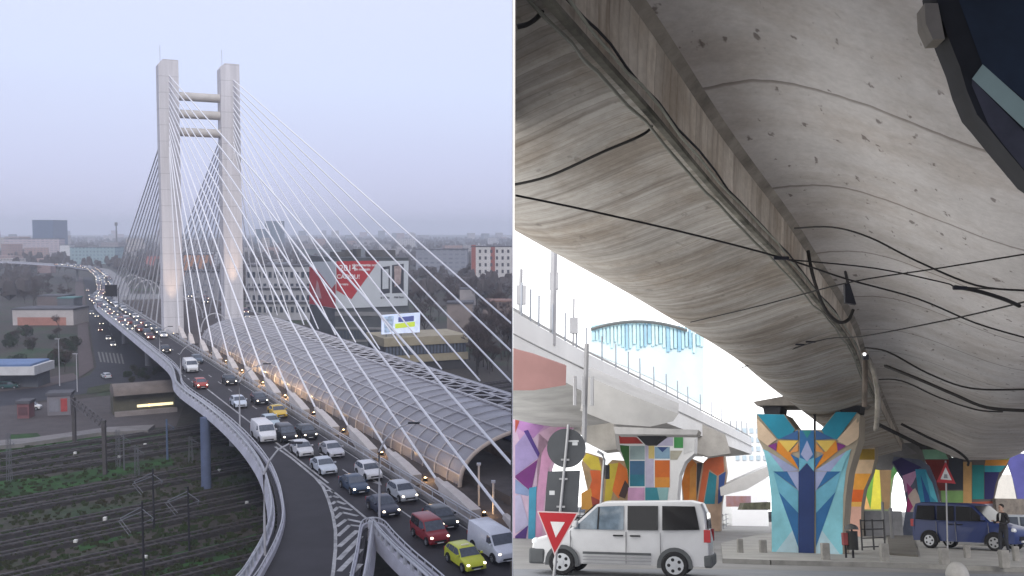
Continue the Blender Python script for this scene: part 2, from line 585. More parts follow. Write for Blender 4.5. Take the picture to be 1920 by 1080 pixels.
ASPH = mat((.028, .029, .040), rough=.8, var=.22, scale=.25)
PAVE = mat((.080, .070, .072), rough=.9, var=.18, scale=.3)
CONC = mat((.20, .19, .19), rough=.9, var=.18, scale=.4)
sheet('plaza', [(-60, 765), (120, 752), (205, 742), (300, 730), (345, 760), (330, 800), (205, 806), (-60, 840)], PAVE, .03)
sheet('street', [(157, 520), (163, 565), (172, 640), (181, 688), (168, 704), (138, 714), (80, 727), (-80, 743), (-80, 772), (60, 755), (130, 742), (185, 735), (240, 727), (310, 722), (360, 745), (400, 745), (345, 706), (300, 690), (268, 672), (236, 640), (208, 600), (186, 560), (172, 520)], ASPH, .05)
sheet('pavement', [(141, 540), (145, 600), (147, 660), (148, 708), (160, 702), (176, 690), (168, 640), (160, 565), (155, 520), (142, 520)], mat((.10, .078, .080), rough=.9, var=.15, scale=.4), .16)
sheet('pavement', [(-80, 728), (60, 714), (138, 700), (147, 709), (138, 714), (80, 727), (-80, 743)], mat((.10, .080, .080), rough=.9, var=.15, scale=.4), .13)
kb = MB()
kl = [(141, 540), (147, 600), (149, 660), (158, 704)]
tag(sheet('grass_island', [(165, 728), (205, 720), (230, 722), (226, 729), (190, 736), (162, 740)], mat((.045, .055, .025), rough=1, var=.35, scale=.6), .14), kind='structure')
# zebra and lane marks on the street
zb = MB()
WM = mat((.20, .20, .20), rough=.8, var=.2, scale=1.2)
for k in range(7):
    x = 183 + k * 7
    zb.face([G(x, 660 + k * .6) + V((0, 0, .06)), G(x + 3.2, 660 + k * .6) + V((0, 0, .06)), G(x + 8, 679 + k * .6) + V((0, 0, .06)), G(x + 4.8, 679 + k * .6) + V((0, 0, .06))])
for k in range(8):
    y = 570 + k * 11; x = 182 + (y - 570) * .47
    zb.face([G(x, y) + V((0, 0, .06)), G(x + 1, y) + V((0, 0, .06)), G(x + 3.4, y + 5) + V((0, 0, .06)), G(x + 2.2, y + 5) + V((0, 0, .06))])
tag(zb.build('street_markings', WM, fix=False), kind='structure')
# rough grass between the tracks (uncountable)
GR = mat((.020, .078, .013), rough=1, var=.5, scale=.35, dirt=(.010, .018, .006))
for px in ([(-60, 905), (90, 895), (215, 872), (320, 858), (330, 872), (240, 890), (110, 918), (-60, 942)],
           [(10, 838), (110, 826), (250, 812), (325, 815), (320, 822), (200, 832), (60, 850), (-30, 856)],
           [(140, 1010), (235, 985), (300, 968), (310, 985), (230, 1010), (150, 1035)],
           [(295, 1045), (360, 1030), (440, 1012), (485, 1000), (480, 1040), (450, 1090), (290, 1090)],
           [(20, 815), (70, 812), (78, 820), (60, 825), (15, 830)]):
    tag(sheet('grass', px, GR, .04, kind='stuff'))

# ------------------------------------------------------------------ railway tracks
BAL = mat((.020, .017, .017), rough=1, var=.4, scale=1.4)
RAILM = mat((.15, .14, .15), rough=.45, metal=.5, var=.3, scale=.5)
SLEEP = mat((.050, .042, .039), rough=.95, var=.3, scale=1)
VT = V(((2900 - 960) / F, 1, 0)).normalized(); VN = V((-VT.y, VT.x, 0))
tk = [853, 866, 881, 896, 944, 962, 1004, 1024, 1043, 1086, 1128, 1165]
for i, y0 in enumerate(tk):
    p0 = G(11, y0, 0)
    a = p0 - VT * 45; Ln = 190
    t = thing('railway_track', '', 'railway track', a, group='railway tracks beside the flyover')
    t['label'] = 'rusty railway track across the dark yard, %s in order from the concrete platform edge' % ORD[i]
    mb = MB(); mb.prism([a - VN * 1.9, a + VN * 1.9, a + VN * 1.3 + V((0, 0, .22)), a - VN * 1.3 + V((0, 0, .22))], VT * Ln)
    mb.build('ballast', BAL, t)
    sm = MB()
    for k in range(int(Ln / 1.1)):
        c = a + VT * (k * 1.1 + .3)
        sm.prism([c - VN * 1.2 + V((0, 0, .2)), c + VN * 1.2 + V((0, 0, .2)), c + VN * 1.2 + V((0, 0, .29)), c - VN * 1.2 + V((0, 0, .29))], VT * .28)
    tag(sm.build('sleepers', SLEEP, t), kind='stuff')
    for s in (-1, 1):
        rb = MB(); c = a + VN * (.75 * s)
        rb.prism([c - VN * .06 + V((0, 0, .28)), c + VN * .06 + V((0, 0, .28)), c + VN * .05 + V((0, 0, .46)), c - VN * .05 + V((0, 0, .46))], VT * Ln)
        rb.build('rail', RAILM, t)
# platform edge strip
pe = MB()
pl = [G(-60, 838), G(60, 828), G(200, 808), G(290, 803)]
for a, b_ in zip(pl, pl[1:]):
    pe.prism([a, b_, b_ + V((.6, -5, 0)), a + V((.6, -5, 0))], (0, 0, .75))
tag(pe.build('platform_edge', CONC), 'pale concrete railway platform strip between the plaza and the first track', 'platform', kind='thing')

# weeds and litter between the tracks
rw = random.Random(6)
wd_ = MB()
for k in range(2400):
    x, y = rw.uniform(-20, 520), rw.uniform(812, 1090)
    if y < 812 + (520 - x) * .05 and x < 300: continue
    c = G(x, y); s = rw.uniform(.12, .4); a = rw.uniform(0, 6.28)
    e = V((math.cos(a), math.sin(a), 0)) * s
    for q in (e, V((-e.y, e.x, 0))):
        wd_.add([c - q, c + q, c + q * 1.3 + V((rw.uniform(-.1, .1), 0, s * 1.2)), c - q * 1.3 + V((0, 0, s))], [(0, 1, 2, 3)])
tag(wd_.build('weeds', mat((.022, .048, .014), rough=1, var=.6, scale=.2, dirt=(.035, .028, .018)), fix=False), kind='stuff')
# catenary masts and the portal over the plaza
MAST = mat((.13, .135, .15), rough=.6, var=.2, scale=.8)
DARKM = mat((.016, .016, .022), rough=.7, var=.2, scale=1)
BLUEM = mat((.085, .125, .21), rough=.6, var=.2, scale=.5)
def mast(px, yb, yt, kind, label, m, r=.16):
    base = G(px, yb); Y = base.y
    top = at(px, yt, Y)
    h = top.z
    t = thing('catenary_mast', label, 'railway mast', base, group='masts of the railway yard')
    mb = MB()
    if kind == 'pole':
        mb.path([base, base + V((0, 0, h))], r, 8, r * .8)
    else:
        for sx_, sy_ in ((-1, -1), (1, -1), (1, 1), (-1, 1)):
            mb.path([base + V((sx_ * .3, sy_ * .3, 0)), base + V((sx_ * .2, sy_ * .2, h))], .05, 4)
        k = 0; z = 0
        while z < h - .8:
            q = .3 - .1 * z / h; s = 1 if k % 2 else -1
            mb.path([base + V((-q * s, -q, z)), base + V((q * s, -q, z + .8))], .03, 3)
            mb.path([base + V((q, -q * s, z)), base + V((q, q * s, z + .8))], .03, 3)
            z += .8; k += 1
    mb.build('post', m, t)
    br = MB()
    if m is DARKM:
        for k in range(2):
            e = base + V((-2.5 - k * .8, 1.5 * k, h * (.78 - .09 * k)))
            br.path([base + V((0, 0, h * (.93 - .06 * k))), e], .05, 4)
            br.path([e, e + V((1.4, -.6, -h * .16))], .04, 4)
    for s in (-1,):
        e = base + V((0, 0, h * .86)) + VN * (3.0 * s)
        br.path([base + V((0, 0, h * .9)), e], .045, 4)
        br.path([base + V((0, 0, h * .72)), e], .035, 4)
        br.path([e, e + V((0, 0, -.5)) - VN * s * .4], .05, 5)
    br.build('bracket', mat((.17, .18, .21), rough=.6, var=.15) if m is DARKM else m, t)
mast(18, 905, 812, 'lattice', 'grey lattice railway mast at the left end of the tracks', MAST)
mast(222, 876, 806, 'lattice', 'slim grey lattice mast standing beside the gantry post', MAST)
mast(233, 882, 812, 'pole', 'thin grey railway post just right of the slim lattice mast', MAST, .13)
mast(257, 896, 835, 'lattice', 'short grey lattice mast between the gantry and the black poles', MAST)
mast(314, 862, 786, 'pole', 'bluish steel railway pole short of the blue bridge pillar', BLUEM, .2)
mast(270, 1085, 940, 'pole', 'tall black pole rising from the lowest tracks, the nearest one', DARKM, .14)
mast(289, 992, 878, 'pole', 'black pole with a pale box behind the tallest black pole', DARKM, .14)
mast(355, 1035, 912, 'pole', 'black pole with slanted arms left of the bridge ramp', DARKM, .14)
mast(358, 868, 818, 'lattice', 'grey lattice mast right against the blue bridge pillar', MAST)
gt = thing('railway_gantry', 'dark steel portal gantry with two posts spanning toward the plaza', 'gantry', G(140, 832))
a = G(140, 832); b_ = G(197, 890)
ha = at(140, 745, a.y).z; hb = at(197, 788, b_.y).z
GAN = mat((.075, .068, .07), rough=.7, var=.2, scale=.8)
for q, h in ((a, ha), (b_, hb)):
    mb = MB(); mb.box(q + V((-.28, -.28, 0)), q + V((.28, .28, h))); mb.build('post', GAN, gt)
mb = MB()
a2 = a + V((0, 0, ha - .2)); b2 = b_ + V((0, 0, hb - .2))
for o_ in (V((.35, .2, 0)), V((-.35, -.2, 0)), V((.35, .2, -.9)), V((-.35, -.2, -.9))):
    mb.path([a2 + o_, b2 + o_], .09, 4)
for k in range(16):
    q0 = a2.lerp(b2, k / 16); q1 = a2.lerp(b2, (k + 1) / 16)
    up = V((0, 0, -.9)) if k % 2 else V((0, 0, 0)); dn = V((0, 0, 0)) if k % 2 else V((0, 0, -.9))
    for o_ in (V((.35, .2, 0)), V((-.35, -.2, 0))):
        mb.path([q0 + o_ + up, q1 + o_ + dn], .06, 4)
mb.build('beam', GAN, gt)
# small white signal stones
WH = mat((.62, .62, .60), rough=.7, var=.1)
for i, (x, y) in enumerate([(411, 886), (381, 911), (463, 947), (197, 977), (142, 1020), (273, 1050), (141, 853), (224, 860), (272, 837)]):
    mb = MB(); c = G(x, y); mb.box(c + V((-.22, -.22, 0)), c + V((.22, .22, .55)))
    tag(mb.build('marker_post', WH, origin=c, bevel=.04), 'small white marker stone standing between the dark railway tracks', 'marker post', 'white marker stones in the railway yard', 'thing')

# ------------------------------------------------------------------ bridge deck
LP = [(430, 1135), (466, 1098), (486, 1066), (506, 1028), (519, 990), (521, 955), (512, 912), (495, 874), (465, 834), (428, 797), (388, 764), (350, 737), (336, 721), (333, 705), (324, 690), (300, 669), (270, 645), (230, 613), (200, 589), (184, 574)]
LW = [G(x, y, DZ) for x, y in LP]
def offs(s):
    pts = [(400, 0), (466, 8), (584, 17), (718, 22), (800, 12), (900, -22), (960, -60), (1020, -140)]
    if s <= pts[0][0]: return 0
    for (a, u), (c, v) in zip(pts, pts[1:]):
        if s <= c:
            return u + (v - u) * (s - a) / (c - a)
    return pts[-1][1]
ss = [412, 440, 466, 500, 540, 584, 640, 718, 760, 800, 850, 900, 930, 960, 990, 1020]
LW += [P(s, 30.8 + offs(s)) for s in ss]
RT = [P(s, 43 + offs(s)) for s in ss[:0:-1]] + [P(430, 60), P(400, 74)] + [P(s, 74) for s in (350, 250, 150, 60)]
NOSE = [(846, 1125), (800, 1083), (760, 1048), (728, 1015), (712, 996), (698, 990), (688, 996), (684, 1015), (680, 1045), (672, 1085), (664, 1125)]
NW = [G(x, y, DZ) for x, y in NOSE]
def deck_poly(grow=0.):
    return LW + RT + [G(1400, 1125, DZ)] + NW
WALLC = mat((.46, .46, .52), rough=.75, var=.14, scale=.35)
DECKC = mat((.24, .235, .24), rough=.85, var=.16, scale=.25)
mb = MB(); mb.prism([p + V((0, 0, -.7)) for p in deck_poly()], (0, 0, .66))
bridge = thing('bridge_deck', 'long grey concrete flyover deck curving away under the stay cables', 'bridge', (0, 0, 0))
mb.build('slab', DECKC, bridge, clip=CLIPL)
# pillars under the deck
PIL = mat((.10, .13, .22), rough=.7, var=.15, scale=.4)
for (x, y, r) in ((387, 915, .75),):
    q = G(x, y); k = MB(); k.path([q, V((q.x, q.y, DZ - .72))], r, 12); k.build('pillar', PIL, bridge, smooth=40)
for s in (175, 230, 290, 350, 420, 500, 590, 700, 790):
    q = P(s, 36 + offs(s), 0); k = MB(); k.path([q, V((q.x, q.y, DZ - .72))], .9, 12); k.build('pillar', DECKC, bridge, smooth=40)
mb = MB()
for s0, s1 in zip(range(150, 800, 30), range(180, 830, 30)):
    a0, a1 = P(s0, 34 + offs(s0), DZ - 2.3), P(s1, 34 + offs(s1), DZ - 2.3)
    mb.prism([a0, a0 + T * 4, a0 + T * 4.6 + V((0, 0, 1.55)), a0 - T * .6 + V((0, 0, 1.55))], a1 - a0)
mb.build('girder', DECKC, bridge)

# carriageway: asphalt with its markings
ROAD = mat((.026, .023, .029), rough=.72, var=.25, scale=.3)
rd = MB()
right = 37.2
rl = [p + V((0, 0, .0)) for p in LW]
rp_ = [P(s, right + offs(s)) for s in ss[::-1]] + [P(s, right) for s in (380, 300, 200, 120, 60)]
rd.face([p + V((0, 0, .02)) for p in rl + rp_ + [G(960, 1125, DZ)] + NW])
rd.cur = 1
def mark(pts):
    rd.face([p + V((0, 0, .035)) for p in pts])
def line_t(s0, s1, t, wd=.18):
    n = max(1, int((s1 - s0) / 25))
    for k in range(n):
        a, c = s0 + (s1 - s0) * k / n, s0 + (s1 - s0) * (k + 1) / n
        mark([P(a, t + offs(a) - wd / 2), P(a, t + offs(a) + wd / 2), P(c, t + offs(c) + wd / 2), P(c, t + offs(c) - wd / 2)])
for s in range(84, 520, 9):
    line_t(s, s + 3, 33.75)
for s in range(170, 260, 4):
    line_t(s, s + 1.6, 29.6, .22)
line_t(100, 172, 30.5, .25); line_t(66, 520, 36.9, .15)
def poly_px(px, wd):
    q = [G(x, y, DZ) for x, y in px]
    for a, c in zip(q, q[1:]):
        d = (c - a).normalized(); nn = V((-d.y, d.x, 0)) * wd / 2
        mark([a - nn, a + nn, c + nn, c - nn])
poly_px([(516, 838), (545, 858), (572, 880), (592, 897), (606, 914), (616, 938), (624, 965), (629, 995), (629, 1030), (625, 1072), (618, 1110)], .3)
poly_px([(596, 899), (625, 922), (655, 946), (690, 975)], .25)
ch = [((611, 921), (618, 919), (626, 924)), ((617, 934), (623, 930), (636, 934)), ((622, 946), (630, 940), (648, 946)), ((625, 959), (634, 951), (660, 957)), ((628, 973), (641, 961), (671, 968)),
      ((631, 988), (650, 974), (680, 980)), ((633, 1006), (656, 985), (683, 988))]
for a, b2, c in ch:
    poly_px([a, b2, c], .42)
for a, c in (((635, 1026), (670, 995)), ((635, 1050), (677, 1006)), ((636, 1072), (677, 1030)), ((660, 1075), (676, 1058))):
    poly_px([a, c], .5)
for s in (112, 98):
    a = P(s, 35.3)
    mark([a - T * .12, a + T * .12, a + T * .12 + D * 3, a - T * .12 + D * 3])
    mark([a - T * .45, a - D * 1.6, a + T * .45])
mark([G(*p, DZ) for p in ((575, 787), (577, 787), (579, 790), (577, 790))])
tag(rd.build('road', [ROAD, mat((.42, .42, .43), rough=.8, var=.3, scale=1.0)], clip=CLIPL, fix=False), kind='structure')

# parapets: fascia, walkway strip and rails with posts
STEEL = mat((.50, .51, .55), rough=.5, var=.1, scale=.6)
def parapet(poly, side, name, label, zc=1):
    """poly: edge points; side +1 puts the outer face to the right of the walking direction"""
    t = thing(name, label, 'parapet', poly[0])
    nor = []
    for i in range(len(poly)):
        d = (poly[min(i + 1, len(poly) - 1)] - poly[max(i - 1, 0)]).normalized()
        nor.append(V((d.y, -d.x, 0)) * side)
    fa = MB()
    fa.loft([[p + n * 1.0 + V((0, 0, -.85)), p + n * .72 + V((0, 0, .14)), p + n * .3 + V((0, 0, .14)), p + n * .3 + V((0, 0, -.85))] for p, n in zip(poly, nor)], True, True)
    fa.build('fascia', WALLC, t, clip=CLIPL)
    kb = MB()
    kb.loft([[p - n * .35 + V((0, 0, .03)), p - n * .35 + V((0, 0, .42)), p - n * .62 + V((0, 0, .42)), p - n * .7 + V((0, 0, .03))] for p, n in zip(poly, nor)], True, True)
    kb.build('kerb_wall', WALLC, t, clip=CLIPL)
    for off, z, r in ((.6, .82, .13), (.6, 1.12, .05), (-.5, .85, .06)):
        rm = MB(); rm.path([p + n * off + V((0, 0, z)) for p, n in zip(poly, nor)], r, 6)
        rm.build('rail', STEEL, t, smooth=60, clip=CLIPL)
    pm = MB()
    for i in range(len(poly) - 1):
        Ls = (poly[i + 1] - poly[i]).length
        k = 0.
        while k < Ls:
            p = poly[i].lerp(poly[i + 1], k / Ls); n = nor[i]
            if p.y < 420 and p.x < -.3:
                for off, z0, z1, r_ in ((.6, .12, .84, .17), (.6, .8, 1.12, .04), (-.5, .4, .85, .04)):
                    pm.path([p + n * off + V((0, 0, z0)), p + n * off + V((0, 0, z1))], r_, 4)
            k += 2.6
    tag(pm.build('posts', STEEL, t), kind='stuff')
    return t
def refine(pts, n=3):
    out = []
    for i in range(len(pts) - 1):
        p0, p1, p2, p3 = pts[max(i - 1, 0)], pts[i], pts[i + 1], pts[min(i + 2, len(pts) - 1)]
        for k in range(n):
            u = k / n
            out.append(.5 * ((2 * p1) + (p2 - p0) * u + (2 * p0 - 5 * p1 + 4 * p2 - p3) * u * u + (3 * p1 - p0 - 3 * p2 + p3) * u ** 3))
    return out + [pts[-1]]
parapet(refine(LW, 3), -1, 'bridge_parapet', 'white outer parapet with rails along the ramp curve and roadside edge')
parapet(refine(NW, 3), -1, 'bridge_parapet', 'white parapet looping round the hatched gore nose between ramp and road')
# kerb and guard rails between road and tube
cg = thing('guard_rail', 'long low steel guard rail between the traffic lanes and anchor fins', 'guard rail', P(70, 37.4))
kb = MB()
kb.prism([P(62, 37.3), P(62, 37.9), P(62, 37.9, DZ + .35), P(62, 37.3, DZ + .35)], D * 340); kb.build('kerb', DECKC, cg, clip=CLIPL)
for z, tt in ((.75, 37.35), (1.05, 37.8), (1.3, 37.8)):
    rm = MB(); rm.path([P(62, tt, DZ + z), P(400, tt, DZ + z)], .06, 5); rm.build('rail', STEEL, cg, clip=CLIPL)
pm = MB()
for k in range(64, 400, 3):
    pm.path([P(k, 37.6, DZ + .3), P(k, 37.6, DZ + 1.3)], .05, 4)
tag(pm.build('posts', STEEL, cg, clip=CLIPL), kind='stuff')

# ------------------------------------------------------------------ pylon
m, nt, b, N, L = nodemat('pylon_concrete')
tc = N('ShaderNodeTexCoord'); mp = N('ShaderNodeMapping'); mp.inputs['Scale'].default_value = (1.1, 1.1, .05); L(tc.outputs['Object'], mp.inputs[0])
n1 = N('ShaderNodeTexNoise'); n1.inputs['Scale'].default_value = 1; n1.inputs['Detail'].default_value = 6; L(mp.outputs[0], n1.inputs['Vector'])
r1 = ramp(nt, [(.3, (.54, .525, .54)), (.7, (.69, .67, .69))]); L(n1.outputs['Fac'], r1.inputs[0])
sx = N('ShaderNodeSeparateXYZ'); L(tc.outputs['Object'], sx.inputs[0])
dv = N('ShaderNodeMath'); dv.operation = 'DIVIDE'; dv.inputs[1].default_value = 4.2; L(sx.outputs[2], dv.inputs[0])
fr = N('ShaderNodeMath'); fr.operation = 'FRACT'; L(dv.outputs[0], fr.inputs[0])
r2 = ramp(nt, [(0, (.72, .72, .72)), (.03, (.82, .82, .82)), (.05, (1, 1, 1)), (1, (1, 1, 1))]); L(fr.outputs[0], r2.inputs[0])
mm = N('ShaderNodeMix'); mm.data_type = 'RGBA'; mm.blend_type = 'MULTIPLY'; mm.inputs[0].default_value = 1
L(r1.outputs[0], mm.inputs[6]); L(r2.outputs[0], mm.inputs[7]); L(mm.outputs[2], b.inputs['Base Color']); b.inputs['Roughness'].default_value = .8
PYL = m
base = on_t(317, 640, 38.2); s_py = ST(base)[0]
py = thing('bridge_pylon', 'tall pale concrete pylon of two square legs joined by three crossbeams', 'bridge pylon', P(s_py, 45, DZ))
def leg(xc, yt, t_c, wd, dp):
    d = ray(xc, yt); fr = s_py
    q = CP + d * (fr / d.dot(D))
    tt = ST(q)[1]; h = q.z
    mb = MB()
    b0 = [(-wd / 2, 0), (wd / 2, 0), (wd / 2, dp), (-wd / 2, dp)]
    lo = [P(fr + y, tt + x, DZ - 1) for x, y in b0]
    hi = [P(fr + y, tt + x, h) for x, y in b0]
    cut = 1.1
    top = [hi[0] + V((0, 0, -1.4)) , hi[0] + T * cut, hi[1], hi[2], hi[3] + T * cut, hi[3] + V((0, 0, -1.4))]
    low = [lo[0], lo[0] + T * .02, lo[1], lo[2], lo[3] + T * .02, lo[3]]
    mb.loft([low, top], True, True)
    mb.build('leg', PYL, py, bevel=.22)
    return tt, h
LT = leg(315.5, 111, 38, 5.0, 4.6)
RTG = leg(431, 119, 52, 5.0, 4.6)
for y in (180, 213, 247):
    a = on_t(330, y, LT[0] + 1); q = ray(330, y); a = CP + q * ((s_py + 2.2) / q.dot(D))
    z = a.z
    mb = MB(); p0, p1 = P(s_py + 2.2, LT[0] + 2.3, z), P(s_py + 2.2, RTG[0] - 2.3, z)
    rings = []
    for p in (p0, p1):
        rings.append([p + D * (math.cos(2 * PI * j / 14) * 1.15) + V((0, 0, math.sin(2 * PI * j / 14) * 1.15)) for j in range(14)])
    mb.loft(rings, True, True)
    cb = mb.build('crossbeam', mat((.56, .53, .50), rough=.6, var=.1, scale=.3), py, smooth=50)
for tt, h in (LT, RTG):
    mb = MB(); q = P(s_py + 1, tt - 1.9, h - .8); mb.path([q, q + V((0, 0, 4.4))], .07, 5); mb.build('lightning_rod', STEEL, py)

# ------------------------------------------------------------------ stay cables and anchor fins
CAB = mat((.84, .84, .87), rough=.5, var=.04)
FIN = mat((.60, .55, .52), rough=.7, var=.14, scale=.5)
TA = 38.6
def slot(x, y, leg):
    d = ray(x, y); return CP + d * ((s_py - .02) / d.dot(D))
def cable(p, q, label, group, r=.145, clip=None):
    mb = MB(); mb.path([p, q], r, 6)
    tag(mb.build('stay_cable', CAB, origin=p, smooth=60, clip=clip), label, 'stay cable', group, 'thing')
ft = [(336, 615), (356, 627), (377, 640), (400, 655), (429, 672), (461, 690), (498, 712), (542, 737), (593, 768), (655, 803), (728, 848), (821, 903), (950, 972)]
fb = [(346, 645), (360, 655), (386, 669), (411, 686), (441, 705), (479, 728), (520, 755), (573, 790), (628, 818), (699, 863), (780, 911), (890, 985), (1060, 1085)]
nsl = len(ft) + 1
for i in range(nsl):
    k = nsl - 1 - i          # k = 0 is the highest slot
    st_ = slot(317.5, 142 + k * 11.2, 0)
    lab = 'white front stay of the roadside pylon leg, %s in order from its foot' % ORD[i]
    if i < len(ft):
        e = on_t(*ft[i], TA)
        cable(st_, e, lab, 'front stays of the roadside leg')
        bq = on_t(*fb[i], TA); bs = ST(bq)[0]
        es = ST(e)[0]; bs = min(bs, es - 2.5)
        dirv = (st_ - e).normalized()
        top = e + dirv * .4
        foot = P(bs, TA, DZ)
        ax = (top - foot).normalized(); up = T.cross(ax).normalized()
        if up.z < 0: up = -up
        mb = MB()
        mb.loft([[c - T * w_ / 2 - up * h_, c + T * w_ / 2 - up * h_, c + T * w_ / 2 + up * h_, c - T * w_ / 2 + up * h_] for c, w_, h_ in
                 ((foot, 1.15, 1.25), (foot.lerp(top, .4), 1.05, 1.0), (foot.lerp(top, .82), .9, .55), (foot.lerp(top, .86), .6, .36), (top, .45, .26))], True, True)
        tag(mb.build('cable_anchor', FIN, origin=foot, bevel=.06, clip=CLIPL if i > 10 else None), 'pale tapered anchor fin beside the traffic lanes, %s in order from the pylon' % ORD[i], 'cable anchor', 'anchor fins along the road', 'thing')
    else:
        d = ray(1125, 730 + (1125 - 840) * 1.151)
        e = CP + d * (TA / d.dot(T))
        cable(st_, e, lab, 'front stays of the roadside leg', clip=CLIPL)
fp = [(470, 578), (483, 582), (500, 586), (520, 591), (545, 600), (570, 609), (597, 617), (629, 628), (667, 642), (712, 655), (768, 671), (828, 692), (900, 714), (955, 712), (955, 655), (955, 603)]
for i, (x, y) in enumerate(fp):
    k = len(fp) - 1 - i
    x0, y0 = 437.5, 150 + k * 10.6
    st_ = slot(x0, y0, 1)
    e = on_t(x, y, 66.5)
    if e.z < DZ + .5 or i < 13:
        dd = ray(x, y); e = CP + dd * (66.0 / dd.dot(T))
    if i >= 13:
        e = st_ + (e - st_) * 1.0
        sl_ = (y - y0) / (x - x0); x2 = 1100; dd = ray(x2, y0 + sl_ * (x2 - x0)); e = CP + dd * (66.5 / dd.dot(T))
    cable(st_, e, 'white front stay of the far pylon leg, %s in order from its foot' % ORD[i], 'front stays of the far leg', clip=CLIPL if i >= 13 else None)
# back stays
for i in range(13):
    p = P(s_py + 4.4, LT[0], at(300, 232 + i * 13, base.y + 6).z)
    e = P(s_py + 4 + 150 - i * 11, 38.0, DZ + 1)
    cable(p, e, 'grey back stay behind the roadside pylon leg, %s in order from the topmost' % ORD[i], 'back stays of the roadside leg', r=.2)
    p = P(s_py + 4.4, RTG[0], at(412, 225 + i * 12, base.y + 12).z)
    e = P(s_py + 4 + 140 - i * 10.4, 56.0, DZ + 1)
    cable(p, e, 'white back stay seen between the two pylon legs, %s in order from the topmost' % ORD[i], 'back stays of the far leg', r=.2)

# ------------------------------------------------------------------ glazed station tube
m, nt, b, N, L = nodemat('glazed_panels')
tc = N('ShaderNodeTexCoord'); n1 = N('ShaderNodeTexNoise'); n1.inputs['Scale'].default_value = .18; n1.inputs['Detail'].default_value = 4
L(tc.outputs['Object'], n1.inputs['Vector'])
r1 = ramp(nt, [(.35, (.26, .25, .275)), (.65, (.37, .36, .385))]); L(n1.outputs['Fac'], r1.inputs[0]); L(r1.outputs[0], b.inputs['Base Color'])
b.inputs['Roughness'].default_value = .32; b.inputs['Alpha'].default_value = .82
PANEL = m
TUBE = mat((.50, .49, .51), rough=.5, var=.06)
A0, TC, WH_, HT = 42.6, 54.6, 12.0, 5.7
s0t, s1t = 92.0, 243.0
tb = thing('station_roof', 'long grey glazed tube roof with white ribs over the tram platforms', 'station roof', P(s0t, TC))
def tub(s, a, off=0.):
    """point of the vault at angle a (0 = roadside foot, pi = far foot)"""
    c = math.cos(a); sn = math.sin(a)
    k = 1 + off
    return P(s, TC - (WH_ + off) * (abs(c) ** .9) * (1 if c > 0 else -1), DZ + (HT + off) * sn ** .85)
def skew(s, a):
    return s + 0 * a
AN = [PI * k / 40 for k in range(41)]
mb = MB()
mb.loft([[tub(s, a) for a in AN[:20]] for s in (s0t, s1t)], False)
mb.loft([[tub(s, a) for a in AN[24:]] for s in (s0t, s1t)], False)
mb.build('panel_shell', PANEL, tb, smooth=60, clip=CLIPL)
rb = MB(); rb.path([tub(s0t, a, .12) for a in AN[:20]], .08, 5)
rib0 = rb.mesh('rib', TUBE, P(s0t, TC), smooth=60)
nr = 44
for k in range(nr):
    if k == 0: continue
    o = bpy.data.objects.new('rib', rib0); C.objects.link(o); o.parent = tb
    o.location = D * ((s1t - s0t) * k / nr)
rb = MB(); rb.path([tub(s0t, a, .1) for a in AN[:40]], .24, 8)
rb.build('end_arch', mat((.60, .50, .42), rough=.5, var=.08), tb, smooth=60, clip=CLIPL)
for j in (2, 5, 8, 11, 14, 19, 24):
    pm = MB(); pm.path([tub(s0t, AN[j], .14), tub(s1t, AN[j], .14)], .09 if j not in (19, 24) else .16, 5)
    pm.build('purlin', TUBE, tb, smooth=60, clip=CLIPL)
zz = MB()
nz_ = 36
for k in range(nz_):
    sa, sb = s0t + (s1t - s0t) * k / nz_, s0t + (s1t - s0t) * (k + 1) / nz_
    sm_ = (sa + sb) / 2
    for j0, j1 in ((19, 21.5), (21.5, 24)):
        f = lambda s, j: tub(s, PI * j / 40, .14)
        zz.path([f(sa, j0), f(sm_, j1)], .11, 4); zz.path([f(sm_, j1), f(sb, j0)], .11, 4)
    zz.path([f(sa, 21.5), f(sb, 21.5)], .12, 4)
zz.build('crown_lattice', TUBE, tb, clip=CLIPL)
ms = MB(); ms.face([P(60, 37.95, DZ + .01), P(400, 37.95, DZ + .01), P(400, 73, DZ + .01), P(60, 73, DZ + .01)])
tag(ms.build('median_surface', mat((.085, .070, .066), rough=.9, var=.3, scale=.4), clip=CLIPL, fix=False), kind='structure')
# platform inside the tube, low walls and lit posts past its mouth

pf = MB(); pf.prism([P(60, 44), P(60, 65), P(60, 65, DZ + .9), P(60, 44, DZ + .9)], D * 186)
tag(pf.build('tram_platform', mat((.10, .088, .085), rough=.9, var=.25, scale=.3), clip=CLIPL), 'brownish raised tram platform running under the glazed tube', 'platform', kind='thing')
for i, (x, yb, yt) in enumerate(((898, 972, 872), (925, 990, 905))):
    q = on_t(x, yb, 41.2); tp = at(x, yt, q.y)
    t = thing('floodlight_post', ('slim lit post standing nearest the tube mouth', 'slim lit post right of the one by the tube mouth')[i], 'lamp post', P(*ST(q)[:2]))
    mb = MB(); a = P(*ST(q)[:2]); mb.path([a, V((a.x, a.y, tp.z))], .11, 6); mb.build('pole', mat((.60, .54, .48), rough=.6, var=.05), t)
    mb = MB(); mb.box((a.x - .2, a.y - .2, tp.z), (a.x + .2, a.y + .2, tp.z + .2)); mb.build('lamp_head', STEEL, t)

